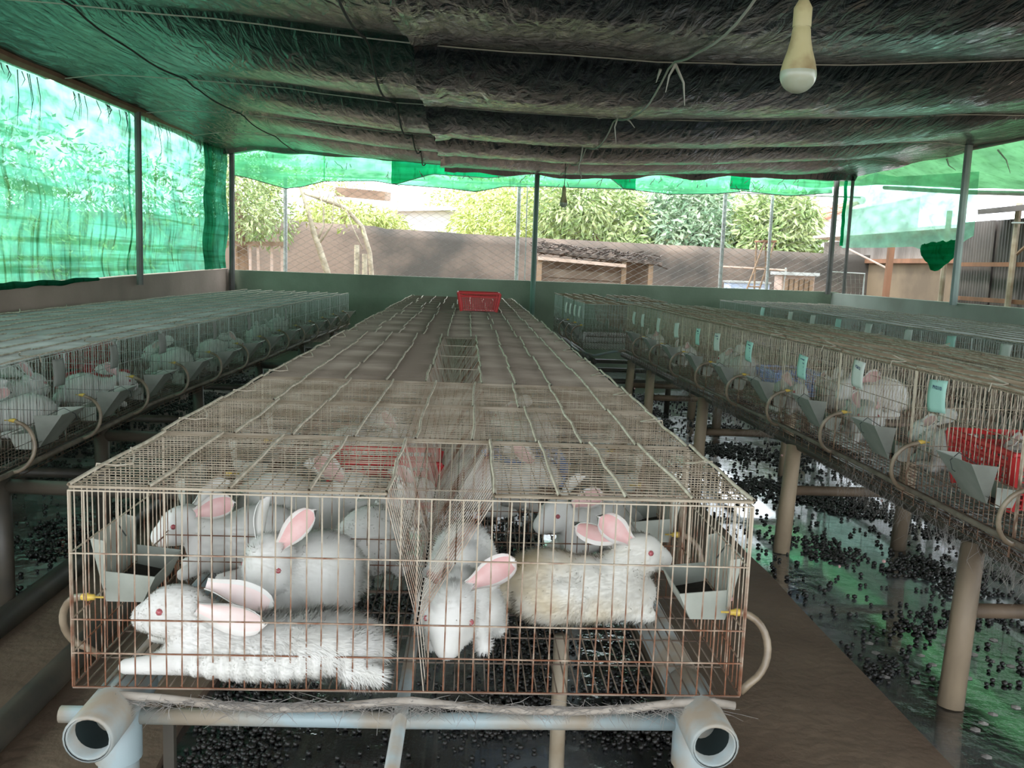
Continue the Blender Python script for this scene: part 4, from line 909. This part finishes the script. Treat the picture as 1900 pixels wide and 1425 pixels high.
def ear_mesh(mat=None, L=.115, Wd=.058, cup=.010, bend=.02):
    """cupped leaf shaped ear along +z, opening towards +x; pink inside"""
    nu, nv = 8, 12; vs = []
    for side in (0, 1):
        for j in range(nv+1):
            v = j/nv; w = Wd*.5*(.42 + .58*ss(0, .55, v))
            if v > .62: w *= math.sqrt(max(.0004, 1-((v-.62)/.381)**2))
            for i in range(nu+1):
                u = i/nu*2-1
                x = cup*(u*u)*1.5 - bend*v*v + (0 if side == 0 else -.0028)
                vs.append((x, u*w, v*L))
    n1 = (nu+1)*(nv+1); fs = []; mi = []
    for j in range(nv):
        for i in range(nu):
            a = j*(nu+1)+i; q = (a, a+1, a+nu+2, a+nu+1); fs.append(q); mi.append(1 if 1 <= i < nu-1 and j < nv-1 else 0)
            fs.append(tuple(n1+k for k in q[::-1])); mi.append(0)
    rim = [j*(nu+1) for j in range(nv+1)] + [nv*(nu+1)+i for i in range(1, nu+1)] + [j*(nu+1)+nu for j in range(nv-1, -1, -1)]
    for a, b_ in zip(rim, rim[1:]): fs.append((b_, a, n1+a, n1+b_)); mi.append(0)
    me = bpy.data.meshes.new('ear'); me.from_pydata(vs, [], fs); me.update(); me.materials.append(M['fur']); me.materials.append(mat or M['pink'])
    me.polygons.foreach_set('material_index', mi); me.polygons.foreach_set('use_smooth', [True]*len(mi)); return me
EAR = ear_mesh(); EARP = ear_mesh(M['pink_pale'])
EYE = None
def eye_mesh(r=.0065):
    m = MB().lathe([(.0001, -r), (r*.7, -r*.7), (r, 0), (r*.7, r*.7), (.0001, r)], 10); return m.mesh('eye', M['eye'], True)
EYE = eye_mesh()
def orient(fwd, up):
    """rotation taking +z to fwd (along the ear) with the opening (+x) towards up"""
    z = Vector(fwd).normalized(); x = Vector(up); x = (x - z*x.dot(z)).normalized(); y = z.cross(x)
    return Matrix((x, y, z)).transposed().to_euler()
def rabbit(label, parts, head, hdir, ears, eyes, loc, rz, mat, fur_n, group=None, fur_L=.013, sc=1, furlen=None, ear=None, post=None):
    t = thing('white_rabbit', label, 'rabbit', loc, (0, 0, rz), group); t.scale = (sc,)*3
    me = organic(parts, .0062 if fur_n else .008); me.name = 'body'
    if post:
        for v in me.vertices: v.co = post(v.co)
        me.update()
    me.materials.append(mat); ob('body', me, t)
    hd = Vector(head); hv = Vector(hdir).normalized()
    for base, tip, opening in ears:
        d = Vector(tip)-Vector(base); o = ob('ear', ear or EAR, t, base, orient(d, opening)); o.scale = (1, 1, d.length/.115)
    for e in eyes: ob('eye', EYE, t, e)
    ob('nose', (MB().lathe([(.0001, -.004), (.0055, -.002), (.006, .001), (.0001, .005)], 8, tuple(hd + hv*1.0), 'x'), M['nose'], True), t)
    if fur_n:
        fn = furlen or (lambda p: min(1, max(.18, (Vector(p)-hd).length/.10)))
        ob('fur', fur_mesh(me, fur_n, fur_L, mat, fn), t, kind='stuff')
    return t
def headparts(c, d, s=1, jowl=True):
    """skull, cheeks and muzzle of a head at c looking along d"""
    c = Vector(c); d = Vector(d).normalized(); side = Vector((0, 0, 1)).cross(d).normalized(); up = d.cross(side)
    pit = -math.asin(max(-1, min(1, d.z))); yaw = math.atan2(d.y, d.x); R_ = (0, pit, yaw)
    P = [('e', tuple(c), (.052*s, .038*s, .041*s), R_), ('e', tuple(c + d*.038*s - up*.008*s), (.034*s, .025*s, .027*s), R_)]
    for q in (1, -1): P.append(('e', tuple(c + d*.016*s + side*.018*s*q - up*.014*s), (.030*s, .022*s, .024*s), R_))
    eyes = [tuple(c + d*.014*s + side*.0345*s*q + up*.010*s) for q in (1, -1)]
    nose = tuple(c + d*.071*s - up*.004*s)
    return P, eyes, nose, up, side
zf = CZ0 + .007
# A: stretched out along the front wires, head up, looking towards the net wall
hp, ey, ns, up, sd_ = headparts((.130, .006, .112), (1, .06, -.12), 1.15)
A = hp + [('c', (.10, 0, .095), (.06, 0, .06), .044, .054), ('e', (.05, 0, .052), (.10, .066, .054)), ('e', (-.04, 0, .050), (.12, .070, .052)), ('e', (-.14, 0, .054), (.10, .078, .056)), ('e', (-.195, 0, .050), (.055, .062, .05)),
     ('e', (-.02, .03, .030), (.19, .058, .034)), ('c', (.09, .040, .025), (.205, .048, .018), .024, .016), ('c', (.09, -.025, .045), (.175, -.015, .052), .022, .016),
     ('c', (-.20, .05, .022), (-.245, .06, .020), .024, .020), ('e', (-.235, .0, .045), (.03, .028, .026))]
def ridges(c):
    k = ss(.030, .058, c.y)*ss(-.24, -.17, c.x)*(1-ss(.07, .12, c.x))*(1-ss(.05, .075, c.z))
    return Vector((c.x, c.y + k*.0045*math.cos(2*PI*(c.x+.004)/.0272), c.z))
rabbit('white rabbit stretched out along the front wires with ears laid back', A, ns, (1, 0, 0), [((.078, .036, .132), (-.045, .068, .106), (.0, .9, -.1)), ((.082, -.016, .146), (-.045, -.030, .112), (-.1, .6, 1))], ey, (-.392, 1.652, zf), PI-.02, M['fur'], 30000, 'rabbits in the front cage', .019,
       furlen=lambda p: min(1, max(.2, (p[0]-.16)/-.22)) * (.4 if p[1] > .04 and p[2] < .06 and p[0] > -.17 else 1), ear=EARP, post=ridges)
# B: sitting upright behind A, ears up
hp, ey, ns, up, sd_ = headparts((.098, .020, .158), (.60, .25, -.76), 1.34)
B = hp + [('e', (-.045, 0, .098), (.112, .096, .098)), ('e', (.045, .0, .095), (.072, .066, .085)), ('e', (.08, .01, .11), (.05, .045, .055)), ('c', (.075, .032, .06), (.10, .036, .012), .022, .017), ('c', (.075, -.032, .06), (.105, -.03, .012), .022, .017),
     ('c', (-.05, .08, .022), (.05, .085, .016), .024, .016), ('c', (-.05, -.08, .022), (.05, -.085, .016), .024, .016), ('e', (-.04, .068, .07), (.075, .035, .062)), ('e', (-.04, -.068, .07), (.075, .035, .062)), ('e', (-.155, 0, .05), (.03, .03, .03))]
rabbit('white rabbit sitting upright with raised pink lined ears behind the stretched one', B, ns, (.72, .2, -.66), [((.080, .046, .192), (.040, .105, .285), (.85, .35, .1)), ((.080, -.028, .195), (.070, -.055, .285), (.55, -.8, .1))], ey, (-.338, 1.90, zf), math.radians(222), M['fur'], 18000, 'rabbits in the front cage', .012, .92)
# C: crouching towards the camera side with lowered head
hp, ey, ns, up, sd_ = headparts((.130, -.012, .088), (.58, -.08, -.80), 1.26)
Cc = hp + [('e', (-.07, 0, .105), (.10, .072, .105)), ('e', (-.02, 0, .10), (.09, .075, .092)), ('e', (.06, .0, .085), (.07, .062, .072)), ('c', (.08, .045, .04), (.11, .052, .012), .022, .017), ('c', (.08, -.045, .04), (.10, -.05, .012), .022, .017), ('e', (.02, .06, .05), (.06, .03, .05)), ('e', (.02, -.06, .05), (.06, .03, .05)),
     ('c', (-.08, .075, .022), (.03, .082, .016), .022, .015), ('c', (-.08, -.075, .022), (.03, -.08, .016), .022, .015), ('e', (-.165, 0, .05), (.03, .03, .03))]
rabbit('white rabbit crouching beside the hay rack with lowered head and one pink ear out', Cc, ns, (.58, 0, -.8), [((.100, .016, .130), (.060, .112, .178), (.75, .25, .5)), ((.088, -.038, .132), (-.005, -.062, .150), (-.1, -.6, .8))], ey, (.004, 1.845, zf), math.radians(-93), M['fur'], 18000, 'rabbits in the front cage', .011)
# D: reclining in profile, head raised towards the wet aisle
hp, ey, ns, up, sd_ = headparts((.118, 0, .148), (1, -.05, -.14), 1.06)
Dd = hp + [('c', (.095, 0, .13), (.06, 0, .085), .040, .058), ('e', (-.085, 0, .078), (.102, .080, .074)), ('e', (-.01, 0, .070), (.10, .072, .068)), ('e', (.07, 0, .075), (.075, .062, .066)), ('e', (-.08, -.05, .06), (.085, .05, .058)), ('e', (-.08, .05, .06), (.085, .05, .058)),
     ('c', (.06, -.036, .03), (.135, -.04, .018), .024, .018), ('c', (.06, .036, .03), (.135, .04, .018), .024, .018), ('e', (.10, 0, .055), (.06, .052, .050)), ('e', (-.02, -.02, .035), (.15, .062, .036)), ('e', (-.19, 0, .055), (.04, .045, .042))]
rabbit('yellow stained white rabbit reclining in profile with rounded pink ears', Dd, ns, (1, 0, -.1), [((.085, -.022, .180), (.018, -.042, .235), (-.15, -.9, .35)), ((.080, .018, .176), (-.028, .02, .192), (.1, -.85, -.5))], ey, (.278, 1.935, zf), math.radians(3), M['fur_y'], 20000, 'rabbits in the front cage', .012)
# simpler rabbits further in
hp, ey, ns, up, sd_ = headparts((.125, 0, .125), (.9, .1, -.35), 1.1)
loaf = hp + [('e', (-.06, 0, .085), (.11, .085, .085)), ('e', (.04, 0, .075), (.08, .065, .072)), ('c', (.085, .035, .03), (.12, .04, .014), .02, .016), ('c', (.085, -.035, .03), (.12, -.04, .014), .02, .016), ('c', (-.06, .075, .02), (.03, .08, .015), .022, .015), ('c', (-.06, -.075, .02), (.03, -.08, .015), .022, .015), ('e', (-.165, 0, .05), (.03, .03, .03))]
RB = rabbit('x', loaf, ns, (1, 0, -.3), [((.09, .028, .155), (.005, .05, .19), (.2, .8, .4)), ((.09, -.028, .155), (.03, -.06, .22), (.5, -.7, .3))], ey, (0, 0, 0), 0, M['fur'], 5000, 'rabbits further in', .011)
index_children()
more = [(-.54, 2.17, zf, 190, 1.0, 'white rabbit peering past the sitting one in the second middle row cage'),
        (-.43, 2.45, zf, 8, 1.1, 'large white rabbit lying at the back of the second middle row cage'),
        (-.21, 2.24, zf, 80, 1.0, 'white rabbit showing its round back beside the hay rack in the second middle row cage'),
        (-.22, 2.65, zf, 5, .78, 'white rabbit with pink ears beside the red basket of the middle row'),
        (.36, 2.38, zf, -160, .95, 'white rabbit turned away behind the reclining yellow stained one'),
        (.12, 2.80, zf, 5, 1.0, 'white rabbit lying in the third cage past the crouching rabbit'),
        (-.35, 3.3, zf, 30, 1.0, 'white rabbit under the fourth lid of the middle row'),
        (-.28, 2.88, fl+.01, 20, .55, 'white rabbit huddled in the red basket of the middle row'),
        (.25, 3.75, zf, 130, 1.0, 'white rabbit under the fifth lid on the wet aisle side'),
        (1.80, 3.30, ZR+.006, 100, 1.0, 'white rabbit beside the big red basket of the card hung row'),
        (1.86, 2.86, ZR+.016, 80, 1.0, 'white rabbit in the big red basket of the card hung row'),
        (1.88, 4.12, ZR+.07, 200, 1.1, 'white rabbit sitting high behind the white inked card'),
        (1.74, 3.86, ZR+.006, 250, 1.0, 'white rabbit with its back to the hose below the white inked card'),
        (1.95, 4.75, ZR+.006, 90, 1.0, 'white rabbit with pink ears behind the mint inked cards'),
        (1.68, 4.62, ZR+.006, 270, .95, 'white rabbit low behind a hopper, next past the white inked card'),
        (1.75, 5.8, ZR+.006, 110, 1.1, 'white rabbit raising its ear at the wires in the card hung row'),
        (1.62, 6.75, ZR+.006, 240, .9, 'white rabbit pressed to the wires by the supply hose, card hung row'),
        (1.62, 7.9, ZR+.006, 240, .9, 'white rabbit at the dim far end of the card hung row'),
        (-1.84, 3.78, ZL+.006, 200, 1.0, 'white rabbit in the net side row behind the first clearly seen hopper'),
        (-2.15, 3.42, ZL+.006, 150, 1.1, 'white rabbit with pink ear beside the bright red basket of the net side row'),
        (-2.05, 4.14, ZL+.006, 60, 1.15, 'white rabbit lying between two shaded cards of the net side row'),
        (-1.8, 4.52, ZL+.006, 30, 1.0, 'white rabbit before the dull red basket of the net side row'),
        (-1.85, 5.75, ZL+.006, 150, 1.1, 'white rabbit with pink ear midway along the net side row'),
        (-1.75, 6.6, ZL+.006, 40, 1.0, 'white rabbit past the midway one in the net side row'),
        (-1.80, 8.0, ZL+.006, 80, 1.0, 'white rabbit near the dim end of the net side row'),
        (-1.85, 9.1, ZL+.006, 80, 1.0, 'white rabbit in the last but three cages of the net side row')]
for x, y, z, a, s_, lab in more:
    o = place(RB, (x, y, z), math.radians(a), lab, 'rabbits further in'); o.scale = (s_,)*3
# small raised board for the rabbit sitting high
t = thing('resting_platform', 'brown raised resting board under the high sitting rabbit', 'platform', (1.90, 4.12, ZR+.006)); ob('board', (MB().box((0, 0, .055), (.42, .30, .012)), M['shed_in']), t)
for a, b_ in ((-.18, -.12), (.18, -.12), (-.18, .12), (.18, .12)): ob('leg', (MB().box((a, b_, .025), (.02, .02, .05)), M['shed_in']), t)

# ------------------------------------------------------------------ BULBS
def bulb(label, loc, r, ztop, cord_mat):
    t = thing('hanging_bulb', label, 'bulb', loc)
    s_ = r/.035
    ob('glass_globe', (MB().lathe([(.0001, -.035*s_)] + [(.035*s_*math.sin(a), -.035*s_*math.cos(a)) for a in np.linspace(.2, 1.75, 12)], 24), M['bulb_glass'], True), t)
    ob('bulb_body', (MB().lathe([(.0345*s_, .006*s_), (.031*s_, .022*s_), (.024*s_, .045*s_), (.019*s_, .068*s_), (.0175*s_, .085*s_), (.0165*s_, .086*s_), (.0165*s_, .089*s_)], 24), M['bulb_body'], True), t)
    ob('socket', (MB().lathe([(.0175*s_, .089*s_), (.0175*s_, .125*s_), (.012*s_, .135*s_), (.004*s_, .15*s_), (.0001, .15*s_)], 20), M['bulb_body'], True), t)
    ob('cord', (MB().tube([(0, 0, .145*s_), (.006, .004, lerp(.145*s_, ztop-loc[2], .5)), (0, .0, ztop-loc[2])], .0035*max(1, s_*.9), 6), cord_mat), t)
    return t
bulb('dusty bulb in a yellowed holder hanging near the open end', (.655, 1.9, 1.705), .0365, 2.36, M['cord'])
bulb('small bulb on a dark cord hanging before the back opening', (.97, 9.8, 1.965), .043, 2.40, M['cord_d'])

# ------------------------------------------------------------------ SHREDS, FLUFF, DROPPINGS
def shred(pts, label):
    t = thing('tarp_shred', label, 'shred')
    for p in pts: ob('strand', (MB().tube(p, [.009] + [.006]*(len(p)-2) + [.002], 4), M['cord']), t)
    return t
shred([[(1.03, 4.85, 2.36), (1.0, 4.86, 2.30), (.99, 4.88, 2.22)], [(1.04, 4.9, 2.36), (1.09, 4.92, 2.28), (1.11, 4.95, 2.17)], [(.98, 5.0, 2.36), (.97, 5.05, 2.30)]], 'pale frayed rope tails hanging under the first roof wire')
shred([[(1.0, 6.5, 2.36), (.98, 6.52, 2.28), (1.0, 6.55, 2.17)], [(1.0, 6.5, 2.36), (1.08, 6.5, 2.32), (1.12, 6.52, 2.28)], [(1.0, 6.5, 2.36), (.86, 6.5, 2.33), (.78, 6.5, 2.37)]], 'pale frayed rope tails hanging under the second roof wire')
shred([[(.96, 8.2, 2.36), (.95, 8.22, 2.26), (.93, 8.25, 2.12)], [(1.0, 8.2, 2.36), (1.1, 8.2, 2.33)]], 'pale frayed rope tail hanging under the third roof wire')
shred([[(1.12, 9.9, 2.38), (1.16, 9.9, 2.25), (1.12, 9.9, 2.17)]], 'thin pale strand hanging just past the small bulb')
shred([[(4.75, 8.3, 2.50), (4.78, 8.2, 2.40), (4.8, 8.15, 2.28)], [(4.75, 9.2, 2.52), (4.75, 9.15, 2.45), (4.8, 9.1, 2.40)], [(4.75, 7.9, 2.5), (4.9, 7.85, 2.42), (4.95, 8.1, 2.38)]], 'wispy pale fibres hanging from the awning edge')
def fluff(name, label, spots, n, L):
    m = MB()
    for i in range(n):
        x, y, z = spots[rng.integers(len(spots))]; x += rng.normal()*.02; y += rng.normal()*.09; l = L*rng.uniform(.3, 1.3)
        p = [(x, y, z)]
        for k in range(3): p.append((p[-1][0]+rng.normal()*.016, p[-1][1]+rng.normal()*.026, p[-1][2]-l/3))
        m.tube(p, [.0006, .0006, .0005, .0002], 3, cap=False)
    return ob(name, (m, M['fluff']), label=label, cat='fluff', kind='stuff')
fluff('hanging_fluff', 'grey strands of shed fur hanging below the card hung row', [(right_x(y)+.02, y, ZR-.045) for y in (2.35, 2.45, 2.75, 2.95, 3.2, 3.4, 3.55, 4.5, 5.0, 5.2, 5.35, 6.0, 6.2, 7.0, 7.4, 7.8)], 900, .11)
fluff('hanging_fluff', 'pale strands of shed fur hanging below the cages out of line', [(1.04, y, ZR-.05) for y in (7.9, 8.1, 8.3, 8.6, 8.9)], 300, .13)
fluff('hanging_fluff', 'pale strands of shed fur under the far end of the net side row', [(left_x(y)+.03, y, ZL-.01) for y in (8.6, 9.4, 10.2, 10.8)], 300, .14)
m = MB()
for i in range(700):
    x = rng.uniform(-.6, .47); z0 = .512; d = rng.normal(size=3)*.012; m.tube([(x, 1.56, z0), (x+d[0]*2, 1.553+d[1]*.3, z0+d[2]*.7-.004), (x+d[0]*3, 1.55, z0+d[2]*1.2-.008)], [.0006, .0005, .0003], 3, cap=False)
ob('shed_fur', (m, M['fluff']), label='shed fur clinging to the grey hose at the front foot', cat='fluff', kind='stuff')
bm = bmesh.new(); bmesh.ops.create_icosphere(bm, subdivisions=1, radius=1); IV = np.array([v.co[:] for v in bm.verts]); IF = [tuple(v.index for v in f.verts) for f in bm.faces]; bm.free()
def droppings(label, n, x0, x1, y0, y1, thr=0, sz=.0085, ypow=1.0, s1=1.6):
    V = []; F = []; c = 0; tries = 0
    while c < n and tries < n*30:
        tries += 1
        x = rng.uniform(x0, x1); y = y0 + (y1-y0)*rng.random()**ypow
        d = mnoise.noise(Vector((x*s1, y*s1, 3))) + .5*mnoise.noise(Vector((x*5, y*5, 7)))
        if rng.random() > min(1, max(.06, (d-thr)*2.2)): continue
        r = sz*rng.uniform(.7, 1.35); P = IV*np.array([r, r*rng.uniform(.8, 1.1), r*.85]) + np.array([x, y, r*.75 + (.008*rng.random() if d > thr+.25 else 0)])
        b0 = len(V); V += P.tolist(); F += [(a+b0, q+b0, e+b0) for a, q, e in IF]; c += 1
    me = bpy.data.meshes.new('rabbit_droppings'); me.from_pydata(V, [], F); me.update(); me.materials.append(M['dung']); me.polygons.foreach_set('use_smooth', [True]*len(F))
    return ob('rabbit_droppings', me, label=label, cat='droppings', kind='stuff')
droppings('dark rabbit droppings scattered on the wet floor below the card hung row', 6500, 1.34, 2.9, 2.75, 9.5, .0, .0095, 1.0)
droppings('dark rabbit droppings scattered on the wet floor below the net side row', 7000, -2.9, -1.54, 2.4, 10.5, -.05, .0095, 1.2)
droppings('dark rabbit droppings heaped on the floor below the middle row', 6500, -.72, .62, 1.7, 5.5, .02, .0075, 1.6, 2.6)
m = MB()
for i in range(60):
    x, y = rng.uniform(1.4, 2.4), rng.uniform(1.9, 3.2); m.lathe([(.0001, .006), (.012*rng.uniform(.5, 1.6), .003), (.016, .0005)], 6, (x, y, 0))
ob('fur_tufts', (m, M['fluff']), label='small pale fur tufts strewn on the black wet floor', cat='fluff', kind='stuff')
